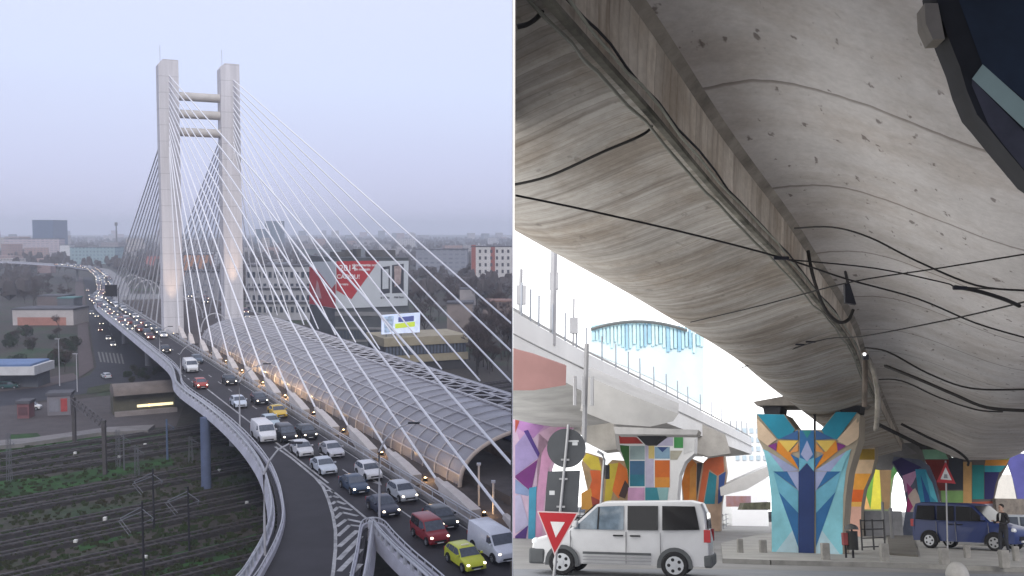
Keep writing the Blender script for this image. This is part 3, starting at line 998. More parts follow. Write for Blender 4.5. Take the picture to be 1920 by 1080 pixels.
# blue tram standing at the platform, half inside the tube
tr = thing('tram', 'dark blue tram standing just inside the open mouth of the glazed tube', 'tram', P(97, 56.5))
mb = MB(); mb.prism([P(94, 55.2, DZ + 1.2), P(94, 57.8, DZ + 1.2), P(94, 57.8, DZ + 3.4), P(94, 57.4, DZ + 3.8), P(94, 55.6, DZ + 3.8), P(94, 55.2, DZ + 3.4)], D * 28); mb.build('body', mat((.035, .06, .17), rough=.4, var=.1), tr, clip=CLIPL)
mb = MB(); mb.prism([P(95, 55.16, DZ + 2.2), P(95, 55.16, DZ + 3.1), P(95, 55.2, DZ + 3.1), P(95, 55.2, DZ + 2.2)], D * 26); mb.build('window_band', GLASS, tr, clip=CLIPL)
wl = MB(); wl.prism([P(62, 50.6, DZ + .9), P(62, 50.9, DZ + .9), P(62, 50.9, DZ + 1.9), P(62, 50.6, DZ + 1.9)], D * 60)
tag(wl.build('low_wall', mat((.15, .105, .075), rough=.9, var=.3, scale=.8), clip=CLIPL), 'low brown wall between the tram track and the lit posts', 'wall', kind='thing')
# uplights at fins, pylon and tube: the photograph shows them burning
UPL = mat((1.0, .72, .40), rough=.3, var=0, emit=7)
def uplight(p, e, label, group):
    t = thing('uplight', label, 'floodlight', p, group=group)
    mb = MB(); mb.box(p + V((-.22, -.22, 0)), p + V((.22, .22, .3))); mb.build('housing', BLACK, t)
    mb = MB(); mb.ball(p + V((0, 0, .3)), .14, 8, .6, True); mb.build('lens', UPL, t)
    ld = bpy.data.lights.new('lamp', 'POINT'); ld.energy = e; ld.color = (1, .62, .30); ld.shadow_soft_size = .25
    lo = bpy.data.objects.new('lamp', ld); C.objects.link(lo); lo.parent = t; lo.location = (0, 0, .75)
fins = [o for o in C.objects if o.name.startswith('cable_anchor')]
for i in range(2, 12):
    f = ft[i]; bq = on_t(*fb[i], TA); s = ST(bq)[0]
    uplight(P(s + 1.2, TA + 1.6, DZ + .05), (260, 300, 700, 800, 600, 180, 130, 220, 240, 120)[i - 2], 'small warm floodlight glowing at the foot of an anchor fin', 'floodlights at the anchor fins')
for (dt, ds) in ((-.6, -1.2), (.8, -1.2)):
    for nm, (tt, h) in (('roadside', LT), ('far', RTG)):
        ld = bpy.data.lights.new('lamp', 'SPOT'); ld.energy = 15000 if nm == 'roadside' else 12000; ld.color = (1, .66, .40); ld.spot_size = R(26); ld.spot_blend = 1; ld.shadow_soft_size = .2
        q = P(s_py - 3.2, tt + dt, DZ + (.6 if nm == 'roadside' else 6))
        if dt > 0: continue
        lo = bpy.data.objects.new('pylon_spotlight', ld); C.objects.link(lo); lo.location = q
        aim = P(s_py, tt, DZ + 22)
        lo.rotation_euler = (q - aim).to_track_quat('Z', 'Y').to_euler()
        if nm == 'roadside':
            t = thing('uplight', 'warm spotlight at the road side foot of the near pylon leg', 'floodlight', q - V((0, 0, .6)))
            mb = MB(); mb.box(q + V((-.3, -.3, -.6)), q + V((.3, .3, -.25))); mb.build('housing', BLACK, t)
            mb = MB(); mb.ball(q + V((0, 0, -.25)), .2, 8, .5, True); mb.build('lens', UPL, t)

# ------------------------------------------------------------------ street lamps on the deck
LAMPM = mat((.42, .42, .45), rough=.5, var=.08)
def bridge_lamp(b, h, label, mid=None):
    base = G(*b, DZ); Y = base.y
    top = at(*h, Y)
    t = thing('street_lamp', label, 'street lamp', base, group='street lamps along the deck edge')
    p0 = base; v1 = V((base.x, base.y, base.z + (top.z - base.z) * .72)); 
    pts = [p0, p0.lerp(v1, .5), v1]
    for u in (.3, .6, 1):
        pts.append(V((v1.x + (top.x - v1.x) * u ** 1.3, v1.y, v1.z + (top.z - v1.z) * (1 - (1 - u) ** 1.6))))
    mb = MB(); mb.path(pts, .12, 7, .07); mb.build('pole', LAMPM, t, smooth=60)
    mb = MB(); c = top; mb.box(c + V((-.15, -.16, -.07)), c + V((.95, .16, .07))); mb.build('lamp_head', DARKM, t, bevel=.04)
bridge_lamp((712, 985), (768, 793), 'curved street lamp rising from the gore nose railing')
bridge_lamp((497, 1042), (546, 830), 'curved street lamp outside the white ramp curve')
bridge_lamp((450, 806), (495, 682), 'curved street lamp beside the straight white parapet')
bridge_lamp((339, 713), (362, 645), 'curved street lamp at the kink of the parapet')
bridge_lamp((300, 668), (316, 612), 'curved street lamp before the roadside pylon leg')
bridge_lamp((252, 628), (262, 584), 'small far street lamp past the pylon at the deck edge')
# dark gantry sign board over the far lanes
q = G(208, 590, DZ); c = at(208, 545, q.y)
t = thing('gantry_sign', 'dark square message board hung over the far queue of cars', 'road sign', V((q.x, q.y, DZ)))
mb = MB(); mb.box(c + V((-1.9, 0, -1.9)), c + V((1.9, .3, 1.9))); mb.build('board', DARKM, t)
mb = MB(); mb.path([V((c.x + 2.3, c.y + .2, DZ)), V((c.x + 2.3, c.y + .2, c.z + 1))], .14, 6); mb.path([V((c.x - 2, c.y + .4, c.z + .3)), V((c.x + 2.3, c.y + .4, c.z + .3))], .12, 5); mb.build('post', MAST, t)

# arches over the tram line beyond the pylon
for i, (x, y0, rad) in enumerate(((248, 555, 5.5), (262, 560, 5.5), (276, 568, 5.5), (345, 590, 4.5), (402, 588, 3.6), (352, 596, 4.5))):
    q = on_t(x, y0, 50)
    q.z = DZ
    mb = MB(); s_, t_ = ST(q)
    mb.path([P(s_, t_ - rad * math.cos(PI * k / 14), DZ + rad * 1.35 * math.sin(PI * k / 14)) for k in range(15)], .2, 5)
    tag(mb.build('tram_arch', TUBE, origin=P(s_, t_), smooth=60), 'thin white steel hoop over the tram line, %s in order from the far end' % ORD[i], 'arch', 'steel hoops over the tram line', 'thing')
# ------------------------------------------------------------------ traffic on the bridge
HEAD = math.atan2(-D.y, -D.x)
def put_car(o, p, ang, name, label, cat, group=None):
    o.name = name
    o.matrix_world = MX.Translation(p) @ MX.Rotation(ang, 4, 'Z')
    tag(o, label, cat, group, 'thing')
W_ = (.62, .63, .66); SIL = (.42, .44, .48); BLK = (.018, .019, .023); NAVY = (.03, .045, .085)
near = [
 (925, 1040, 'van', (.66, .68, .74), 1, 'van', 'large white panel van at the lower edge, beside the yellow green taxi', 'van', 0),
 (872, 1060, 'hatch', (.55, .58, .045), 1, 'taxi', 'yellow green taxi at the lower edge, behind the red people carrier', 'taxi', 1),
 (806, 1012, 'mpv', (.24, .018, .026), 1, 'car', 'dark red people carrier with lit headlights beside the gore railing', 'car', 0),
 (826, 984, 'hatch', (.020, .026, .034), 1, 'car', 'black car in the right lane level with the red people carrier', 'car', 0),
 (754, 934, 'hatch', (.44, .46, .49), 1, 'car', 'silver hatchback in the right lane before the black car', 'car', 0),
 (718, 960, 'sedan', (.028, .034, .06), 1, 'car', 'dark blue saloon just ahead of the gore nose railing', 'car', 0),
 (664, 919, 'sedan', (.03, .055, .10), 1, 'car', 'navy saloon in the left lane behind the dark blue saloon', 'car', 0),
 (691, 894, 'hatch', (.66, .66, .68), 0, 'car', 'bright white hatchback with unlit lamps in the right lane', 'car', 0),
 (607, 884, 'sedan', (.50, .54, .60), 0, 'car', 'pale silver blue saloon alongside the white lane line', 'car', 0),
 (622, 853, 'sedan', (.50, .50, .54), 0, 'car', 'silver grey saloon in the right lane behind the white hatchback', 'car', 0),
 (566, 852, 'hatch', (.58, .58, .60), 0, 'car', 'off white hatchback behind the pale silver blue saloon', 'car', 0),
 (574, 820, 'hatch', (.022, .024, .028), 1, 'car', 'black hatchback with bright lamps next to the anchor fins', 'car', 0),
 (536, 825, 'mpv', (.020, .022, .03), 1, 'car', 'dark people carrier right of the white delivery van', 'car', 0),
 (494, 824, 'van', (.68, .68, .70), 0, 'van', 'white delivery van beside the solid lane line', 'van', 0),
 (507, 800, 'hatch', (.40, .48, .54), 0, 'car', 'light blue silver car just behind the white delivery van', 'car', 0),
 (520, 780, 'sedan', (.66, .44, .06), 0, 'taxi', 'amber yellow taxi in the right lane by the lit anchor fins', 'taxi', 1),
 (486, 756, 'hatch', (.03, .034, .048), 1, 'car', 'dark grey car behind the amber yellow taxi', 'car', 0),
 (447, 762, 'hatch', (.55, .60, .68), 0, 'car', 'pale blue white small car in the middle lane', 'car', 0),
 (430, 720, 'hatch', (.022, .024, .03), 1, 'car', 'black car with lit lamps beside the brightest anchor fin', 'car', 0),
 (376, 727, 'hatch', (.36, .055, .04), 1, 'car', 'orange red car with lit headlights by the parapet kink', 'car', 0),
 (357, 696, 'van', (.68, .69, .70), 0, 'van', 'white box van just past the parapet kink', 'van', 0),
 (369, 680, 'hatch', (.09, .12, .16), 0, 'car', 'blue grey car half hidden behind the white box van', 'car', 0),
 (310, 661, 'hatch', (.02, .02, .024), 1, 'car', 'black car with one bright lamp near the near pylon leg', 'car', 0),
]
for px, py_, kind, col, lit, nm, lab, cat, tx in near:
    p = G(px, py_, DZ); p.z += .025
    o = make_car(kind, col, bool(lit), taxi=bool(tx))
    k = 1.1
    put_car(o, p, HEAD, nm, lab, cat)
    o.scale = (k * 1.03, k, k)
# the queue behind them, a few pixels each
far_kinds = []
for kind in ('sedan', 'hatch', 'mpv'):
    for col in ((.50, .52, .56), (.03, .035, .05), (.12, .13, .15), (.62, .62, .64), (.16, .03, .03)):
        far_kinds.append(simple_car(kind, col))
rnd = random.Random(5)
n = 0
for lane, tt in enumerate((32.2, 35.4, 29.2)):
    s = 254 + lane * 3.5
    while s < 820:
        if lane < 2 or s > 272:
            t_ = tt + offs(s)
            if lane == 2: t_ = 32.2 + offs(s) - 0 if False else tt + .6 + offs(s)
            a = math.atan2(*(-(P(s + 2, tt + offs(s + 2)) - P(s, tt + offs(s))).normalized()).yx)
            o = bpy.data.objects.new('car', rnd.choice(far_kinds)); C.objects.link(o)
            if lane == 2 and s < 330:
                pass
            put_car(o, P(s, t_ + rnd.uniform(-.3, .3), DZ + .03), a, 'car', 'small car with glowing headlights queued along the far bridge curve', 'car', 'cars queued on the far bridge')
            n += 1
        s += rnd.uniform(7, 12.5) if s < 420 else rnd.uniform(9, 18)
for i in range(9):
    s = 300 + i * 17
    o = bpy.data.objects.new('car', rnd.choice(far_kinds)); C.objects.link(o)
    put_car(o, P(s, 66 + (i % 2) * 3.4, DZ + .03), HEAD, 'car', 'tiny car with bright lamps on the carriageway beyond the tram line', 'car', 'cars on the far carriageway')
# street below
STD = G(205, 640) - G(176, 560); SA = math.atan2(STD.y, STD.x)
for i, (x, y) in enumerate(((158, 546), (163, 556), (168, 566), (166, 590), (175, 595), (184, 609), (182, 621), (197, 637), (206, 649))):
    o = bpy.data.objects.new('car', rnd.choice(far_kinds)); C.objects.link(o)
    put_car(o, G(x + 6, y, .06), SA, 'car', 'small car with lit lamps on the street below the flyover', 'car', 'cars on the street below the flyover')
o = make_car('hatch', (.50, .52, .56), True); put_car(o, G(199, 709, .06), SA + PI * .92 + .5, 'car', 'silver car turning alone through the street junction', 'car')
o = make_car('mpv', (.62, .62, .62), False); put_car(o, G(58, 768, .06), .15, 'car', 'white pickup parked on the plaza by the red kiosk', 'car')
o = make_car('mpv', (.02, .07, .07), False); put_car(o, G(18, 728, .15), .2, 'car', 'dark green car parked under the filling station canopy', 'car')

# ------------------------------------------------------------------ buildings
def block(name, label, x0, x1, yb, yt, m, depth=18, yaw=0., z0=0., roof=None, cat='building', roofm=None, group=None):
    """box whose front lower edge runs between two pixel columns at ground row yb"""
    a, c = G(x0, yb), G(x1, yb)
    Y = (a.y + c.y) / 2
    cx = (a + c) / 2
    wd = (c - a).length
    h = at((x0 + x1) / 2, yt, Y).z
    t = thing(name, label, cat, cx, group=group)
    t.matrix_world = MX.Translation(cx) @ MX.Rotation(yaw - math.atan2(cx.x, cx.y) * .0, 4, 'Z')
    t['o_'] = V((0, 0, 0))
    mb = MB(); mb.box((-wd / 2, 0, -1), (wd / 2, depth, h)); mb.build('wall', m, t)
    rm = roofm or mat((.10, .10, .115), rough=.9, var=.2, scale=.2)
    mb = MB(); mb.box((-wd / 2 - .25, -.25, h), (wd / 2 + .25, depth + .25, h + .6)); mb.build('roof', rm, t)
    t['w'], t['h'] = wd, h
    return t
def windows(t, cols, rows, x0, x1, z0, z1, fw=.62, fh=.55, m=None, y=-.03):
    m = m or GLASS
    cw, rh = (x1 - x0) / cols, (z1 - z0) / rows
    mb = MB(); mb.box((-cw * fw / 2, -.08, -rh * fh / 2), (cw * fw / 2, .02, rh * fh / 2))
    me = mb.mesh('window', m)
    for i in range(cols):
        for j in range(rows):
            o = bpy.data.objects.new('window', me); C.objects.link(o); o.parent = t
            o.location = (x0 + cw * (i + .5), y, z0 + rh * (j + .5))
PK = lin((170, 150, 158)); 
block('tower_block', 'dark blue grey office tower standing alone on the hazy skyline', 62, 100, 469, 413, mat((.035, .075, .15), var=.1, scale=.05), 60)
block('apartment_block', 'long pale pink apartment slab with vertical stripes on the left skyline', 8, 112, 484, 448, facade((.42, .36, .38), (.20, .19, .23), 6, 3, .3), 16)
block('apartment_block', 'narrow white tower beside the long pink slab', 113, 131, 487, 460, mat((.60, .60, .62), var=.1, scale=.1), 14)
block('office_building', 'low wide green glass office on the left skyline', 132, 216, 495, 464, facade((.24, .33, .35), (.10, .16, .20), 4, 4, .25), 25)
t = thing('chimney', 'lone thin chimney stack on the left skyline', 'chimney', G(219, 470))
q = G(219, 470); h = at(219, 417, q.y).z
mb = MB(); mb.path([q, V((q.x, q.y, h))], 1.6, 10, 1.1); mb.build('shaft', mat((.10, .09, .095), var=.1), t)
mb = MB(); mb.cyl((q.x, q.y, h - 6), (0, 0, 1), 2.6, 6, 10); mb.build('cap', mat((.09, .08, .085), var=.1), t)
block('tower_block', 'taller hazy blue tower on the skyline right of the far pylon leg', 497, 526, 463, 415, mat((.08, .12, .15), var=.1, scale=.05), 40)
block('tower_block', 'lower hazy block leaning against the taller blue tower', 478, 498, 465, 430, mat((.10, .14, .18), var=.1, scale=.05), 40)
block('warehouse', 'long low grey green shed behind the white grid block', 560, 700, 487, 468, mat((.13, .15, .155), var=.2, scale=.08), 20)
WG = mat((.36, .36, .38), rough=.8, var=.15, scale=.12)
t = block('apartment_block', 'wide grey white block with rows of windows left of the billboard house', 462, 584, 600, 500, WG, 16)
w_, h_ = t['w'], t['h']
windows(t, 12, 4, -w_ / 2, w_ / 2, 2, h_ - 1, .55, .5, mat((.05, .06, .08), rough=.2, var=.2))
for k, z in enumerate((h_ * .34, h_ * .6)):
    mb = MB(); mb.box((-w_ / 2, -1.4, z), (w_ / 2, -.05, z + .8)); mb.build('balcony', mat((.30, .30, .33), var=.15, scale=.2), t)
t = block('apartment_block', 'red ended white apartment block standing above the bare trees', 884, 990, 536, 463, mat((.56, .54, .53), var=.12, scale=.1), 14, yaw=.05)
w_, h_ = t['w'], t['h']
for x0 in (-w_ / 2, -w_ / 2 + .46 * w_ * .55 + 3.4, ):
    mb = MB(); mb.box((x0, -.12, 0), (x0 + 3.0, .3, h_ + (1.4 if x0 < -w_ / 2 + .1 else .1))); mb.build('red_stripe', mat((.30, .10, .085), var=.15, scale=.2), t)
windows(t, 9, 5, -w_ / 2 + 4, w_ / 2, 3, h_ - .6, .38, .48, mat((.07, .07, .085), rough=.3, var=.2), y=-.14)
block('office_building', 'flat grey blue block left of the red ended apartments', 780, 876, 520, 468, facade((.22, .23, .27), (.12, .13, .16), 5, 3.4, .3), 20)
block('house', 'pink grey house with pale walls among the bare trees', 838, 886, 640, 570, mat((.26, .22, .21), var=.2, scale=.2), 9)
block('house', 'low white walled house under the red ended apartments', 862, 892, 572, 543, mat((.36, .33, .33), var=.2, scale=.2), 9)
block('house', 'reddish roofed house at the far right among bare trees', 905, 985, 600, 566, mat((.22, .17, .155), var=.2, scale=.2), 12, roofm=mat((.26, .15, .12), var=.2, scale=.3))
block('apartment_block', 'orange fronted block seen between the two pylon legs', 345, 392, 520, 478, mat((.42, .22, .14), var=.15, scale=.1), 14)
block('apartment_block', 'pale grey block rising behind the orange fronted one', 372, 412, 508, 472, facade((.38, .38, .40), (.12, .13, .16), 4, 3, .3), 14)
block('apartment_block', 'grey block with small windows just behind the far pylon foot', 348, 410, 590, 510, facade((.25, .25, .28), (.10, .11, .14), 3.4, 3, .36), 14)
block('shop', 'red walled shed left of the near pylon leg', 274, 296, 505, 480, mat((.40, .16, .15), var=.15, scale=.1), 10)
block('shop', 'pale blue roofed kiosk beyond the tram hoops', 262, 280, 518, 505, mat((.30, .46, .55), var=.1, scale=.1), 8)
t = block('depot', 'low white and salmon depot hall on the left', 24, 138, 610, 581, mat((.50, .46, .45), var=.15, scale=.1), 14)
w_, h_ = t['w'], t['h']
mb = MB(); mb.box((-w_ * .42, -.1, 0), (w_ * .38, .1, h_ * .52)); mb.build('door_row', mat((.42, .20, .16), var=.2, scale=.15), t)
block('shed', 'brown flat shed in front of the left trees', 70, 120, 575, 556, mat((.16, .13, .13), var=.2, scale=.1), 12)
block('shed', 'teal roofed shed at the street side', 108, 138, 577, 560, mat((.12, .13, .15), var=.2, scale=.1), 10, roofm=mat((.08, .20, .20), var=.2))
block('house', 'red roofed house among the left roofs', 70, 95, 512, 497, mat((.28, .20, .2), var=.2, scale=.1), 10, roofm=mat((.34, .12, .12), var=.2))
# filling station
t = block('filling_station', 'white and blue filling station canopy at the left edge', -40, 70, 727, 688, mat((.12, .13, .15), var=.2, scale=.2), 7, yaw=.05)
w_, h_ = t['w'], t['h']
mb = MB(); mb.box((-w_ / 2 - 1, -4, h_ - 1.5), (w_ / 2 + 1, 7.5, h_ + .62)); mb.build('canopy', mat((.56, .56, .57), var=.1, scale=.3), t)
mb = MB(); mb.box((-w_ / 2, -3.8, h_ + .62), (w_ / 2, 7, h_ + 1.1)); mb.build('canopy_top', mat((.12, .20, .38), var=.15, scale=.2), t)
# round roofed platform building
a, c = G(214, 780), G(330, 770)
t = thing('platform_building', 'long brown round roofed platform shelter with yellow lit openings', 'station building', a)
ex = (c - a); ey = V((-ex.y, ex.x, 0)).normalized() * 7
h = 4.2
rings = []
for u in (0, 1):
    rings.append([a + ex * u + ey * (.5 - .58 * math.cos(PI * k / 10)) + V((0, 0, h + 2.0 * math.sin(PI * k / 10))) for k in range(11)])
mb = MB(); mb.loft(rings, True, True); mb.build('roof', mat((.19, .16, .145), rough=.9, var=.2, scale=.3), t, smooth=50)
mb = MB(); mb.prism([a + ey * .2, a + ey * .95, c + ey * .95, c + ey * .2], (0, 0, h)); mb.build('wall', mat((.10, .095, .07), var=.2, scale=.4), t)
for k, u in enumerate((.38, .56, .76)):
    q = a + ex * u + ey * .17 + V((0, 0, 1.2)); d = ex.normalized() * 2.6
    mb = MB(); mb.prism([q, q + d, q + d + V((0, 0, .55)), q + V((0, 0, .55))], ey.normalized() * .12); mb.build('lit_window', mat((1.0, .85, .5), var=0, emit=1.1), t)
mb = MB(); q0 = a + ey * -.1; mb.prism([q0, q0 + ex, q0 + ex - ey * .15, q0 - ey * .15], (0, 0, 1.0)); mb.build('fence', mat((.25, .22, .215), var=.2, scale=.3), t)
# kiosk and glass shelter on the plaza
t = block('bus_shelter', 'glass walled shelter with a red poster on the plaza', 91, 131, 779, 742, mat((.20, .19, .21), rough=.4, var=.15, scale=.3), 4, yaw=.25)
w_, h_ = t['w'], t['h']
mb = MB(); mb.box((w_ * .08, -.08, .8), (w_ * .36, .02, h_ - .6)); mb.build('poster', mat((.38, .06, .06), var=.2), t)
mb = MB(); mb.box((-w_ * .42, -.07, .8), (w_ * .0, .02, h_ - .8)); mb.build('glass_pane', mat((.22, .22, .25), rough=.15, var=.1), t)
t = block('kiosk', 'dark red kiosk on the plaza at the left', 33, 54, 785, 757, mat((.22, .10, .11), var=.2, scale=.5), 3, yaw=.1)
w_, h_ = t['w'], t['h']
mb = MB(); mb.box((-w_ / 2 + .25, -.08, .7), (w_ / 2 - .25, .02, h_ - .7)); mb.build('shutter', mat((.11, .05, .06), var=.2), t)

# ------------------------------------------------------------------ the billboard house
ca = G(629, 660); Yc = ca.y
ang_r = R(-4); ang_l = R(118)
hT = at(629, 490, Yc).z; hB = at(629, 579, Yc).z
ra = V((math.cos(ang_r), math.sin(ang_r), 0)); la = V((math.cos(ang_l), math.sin(ang_l), 0))
def solve_len(x, dirv):
    d = ray(x, 500); # CP.xy + k*d.xy = ca.xy + l*dir
    det = d.x * (-dirv.y) + dirv.x * d.y
    l = (d.x * ca.y - d.y * ca.x) / (d.y * dirv.x - d.x * dirv.y)
    return abs(l)
Lr, Ll = solve_len(766, ra), solve_len(580, la)
t = thing('billboard_house', 'grey corner building wrapped at the top in a red and white advertisement', 'building', ca)
hh = hT + 1.2
mb = MB(); mb.prism([ca, ca + ra * Lr, ca + ra * Lr + la * Ll, ca + la * Ll], (0, 0, hh)); mb.build('wall', mat((.085, .095, .105), var=.25, scale=.15), t)
nr_ = V((ra.y, -ra.x, 0)); nl_ = V((-la.y, la.x, 0))
if nl_.dot(CP - ca) < 0: nl_ = -nl_
WB = mat((.50, .53, .56), rough=.7, var=.05, scale=.3); RB = mat((.42, .035, .045), rough=.7, var=.08, scale=.3); DK = mat((.05, .055, .07), rough=.6, var=.2, scale=1)
def on_r(x, y, off):
    p0 = ca + nr_ * off; d = ray(x, y); return CP + d * ((p0 - CP).dot(nr_) / d.dot(nr_))
def on_l(x, y, off):
    p0 = ca + nl_ * off; d = ray(x, y); return CP + d * ((p0 - CP).dot(nl_) / d.dot(nl_))
bb = thing('billboard', 'huge white advertisement with a red arrow and two dark posters', 'billboard', ca)
mb = MB(); mb.prism([on_r(*p, .35) for p in ((629, 490), (766, 489), (764, 573), (629, 579))], nr_ * -.3)
mb.cur = 1; mb.prism([on_r(*p, .40) for p in ((629, 490), (711, 488.5), (659, 561), (629, 543))], nr_ * -.04)
mb.cur = 2
for q in (((714, 501), (731, 498.5), (731, 549), (714, 552)), ((735, 497), (757, 494.5), (757, 549), (735, 550))):
    mb.prism([on_r(*p, .40) for p in q], nr_ * -.04)
mb.cur = 0
mb.prism([on_r(*p, .44) for p in ((717, 506), (728.5, 504), (728.5, 541), (717, 542))], nr_ * -.03)
mb.cur = 3
mb.prism([on_r(*p, .44) for p in ((739, 499), (753, 497.5), (751, 532), (740, 538))], nr_ * -.03)
mb.build('front_panel', [WB, RB, DK, mat((.42, .34, .33), var=.3, scale=.6)], bb)
lm = MB(); lm.prism([on_l(*p, .35) for p in ((580, 491), (629, 490), (629, 579), (580, 570))], nl_ * -.3)
lm.cur = 1; lm.prism([on_l(*p, .40) for p in ((580, 500), (593, 504), (622, 541), (629, 532), (629, 578), (580, 569.5))], nl_ * -.04)
lm.cur = 2; lm.prism([on_l(*p, .44) for p in ((590, 557), (594, 525), (597, 532), (603, 560))], nl_ * -.03)
lm.build('side_panel', [WB, RB, mat((.50, .28, .29), var=.2, scale=.5)], bb)
eR = MX(((ra.x, 0, nr_.x, 0), (ra.y, 0, nr_.y, 0), (0, 1, 0, 0), (0, 0, 0, 1)))
TW = mat((.78, .76, .76), rough=.7, var=.03)
for s_, x, y, sz in (('2014', 652, 503, 2.7), ('CADOU!', 653, 519, 1.9), ('pentru', 645, 533, 1.0), ('abonamente noi', 683, 497, 1.2), ('din magazin', 679, 505, 1.1), ('si ieftin', 722, 558, 1.0), ('mai bun', 748, 557, 1.0)):
    p = on_r(x, y, .46)
    text(s_, sz, bb, DK if x > 700 and y > 550 else TW, MX.Translation(p - ca) @ eR, bold=.03)
bands = MB()
for k, (z, hgt) in enumerate(((hB - 2.2, 1.3), (hB - 6.5, .7), (hB - 10.5, .7))):
    o_ = nr_ * .25
    bands.prism([ca + o_ + V((0, 0, z)), ca + ra * Lr + o_ + V((0, 0, z)), ca + ra * Lr + o_ + V((0, 0, z + hgt)), ca + o_ + V((0, 0, z + hgt))], nr_ * -.2)
bands.build('floor_band', mat((.22, .22, .225), var=.2, scale=.3), t)
for k in range(22):
    q = ca + ra * (Lr * (k + .5) / 22) + nr_ * .06 + V((0, 0, hB - 9.6))
    mb = MB(); mb.prism([q, q + ra * .8, q + ra * .8 + V((0, 0, 2.7)), q + V((0, 0, 2.7))], nr_ * .05); mb.build('window', GLASS, t)
for k, (u, v, wd, ht) in enumerate(((.1, .3, 4, 1.6), (.3, .4, 2.4, 2.2), (.42, .3, 1.4, 2.6), (.62, .35, 8.5, 2.2))):
    q = ca + ra * (Lr * u) + la * (Ll * v) + V((0, 0, hh)); mb = MB(); mb.prism([q, q + ra * wd, q + ra * wd + la * 4, q + la * 4], (0, 0, ht)); mb.build('roof_hut', mat((.11, .11, .115), var=.2, scale=.4), t)
# beige pavilion with its window strip
pa, pb = G(722, 700), G(874, 690)
t = thing('pavilion', 'beige flat pavilion with a long strip of windows below the light board', 'building', pa)
ex = (pb - pa); el = ex.length; eu = ex.normalized(); ev = V((-eu.y, eu.x, 0))
z1, z2, z3 = at(722, 667, pa.y).z, at(722, 652, pa.y).z, at(722, 637, pa.y).z
BE = mat((.33, .29, .21), rough=.85, var=.15, scale=.25)
mb = MB(); mb.prism([pa, pb, pb + ev * 16, pa + ev * 16], (0, 0, z3 - .4)); mb.build('wall', mat((.055, .055, .06), var=.2, scale=.3), t)
for z, hgt in ((z1 - 2.2, 2.0), (z3 - 1.9, 2.3)):
    mb = MB(); q = pa - ev * .6 + V((0, 0, z)); mb.prism([q - eu * .4, q + eu * (el + .4), q + eu * (el + .4) + ev * 17, q - eu * .4 + ev * 17], (0, 0, hgt)); mb.build('fascia', BE, t)
wmb = MB(); q0 = V((0, 0, 0)); wmb.prism([q0, q0 + eu * (el / 24 * .66), q0 + eu * (el / 24 * .66) + V((0, 0, z2 - z1 + .6)), q0 + V((0, 0, z2 - z1 + .6))], ev * .3)
wme = wmb.mesh('window', mat((.12, .14, .18), rough=.15, var=.2))
for k in range(24):
    o = bpy.data.objects.new('window', wme); C.objects.link(o); o.parent = t
    o.location = eu * (el * (k + .2) / 24) - ev * .25 + V((0, 0, z1 - .1))
# light board on its roof
lb = thing('light_board', 'bright white lit screen with a lime green banner on the pavilion roof', 'billboard', pa)
def on_p(x, y, off):
    n_ = ev; p0 = pa + ev * (3.0 - off); d = ray(x, y); return CP + d * ((p0 - CP).dot(n_) / d.dot(n_))
mb = MB(); mb.prism([on_p(*p, 0) for p in ((716, 591), (788, 586), (787, 623), (716, 627))], ev * .6); mb.build('screen', mat((.66, .74, .95), emit=.42, var=.25, scale=.35), lb)
mb = MB(); mb.prism([on_p(*p, .1) for p in ((741, 607), (778, 603), (778, 612), (741, 616))], ev * .06); mb.build('banner', mat((.50, .62, .06), emit=.45, var=.05), lb)
mb = MB(); mb.prism([on_p(*p, .1) for p in ((747, 595), (776, 592), (776, 602), (747, 604))], ev * .06); mb.build('caption_bar', mat((.10, .12, .34), emit=.25, var=.2, scale=1), lb)
mb = MB(); mb.prism([on_p(*p, .1) for p in ((720, 594), (739, 592), (736, 622), (721, 624))], ev * .06); mb.build('picture', mat((.35, .45, .60), emit=.4, var=.5, scale=.8), lb)
for x in (724, 752, 780):
    p = on_p(x, 625, -.3); mb = MB(); mb.path([V((p.x, p.y, z3 - .5)), p + V((0, 0, .5))], .12, 5); mb.build('support', MAST, lb)

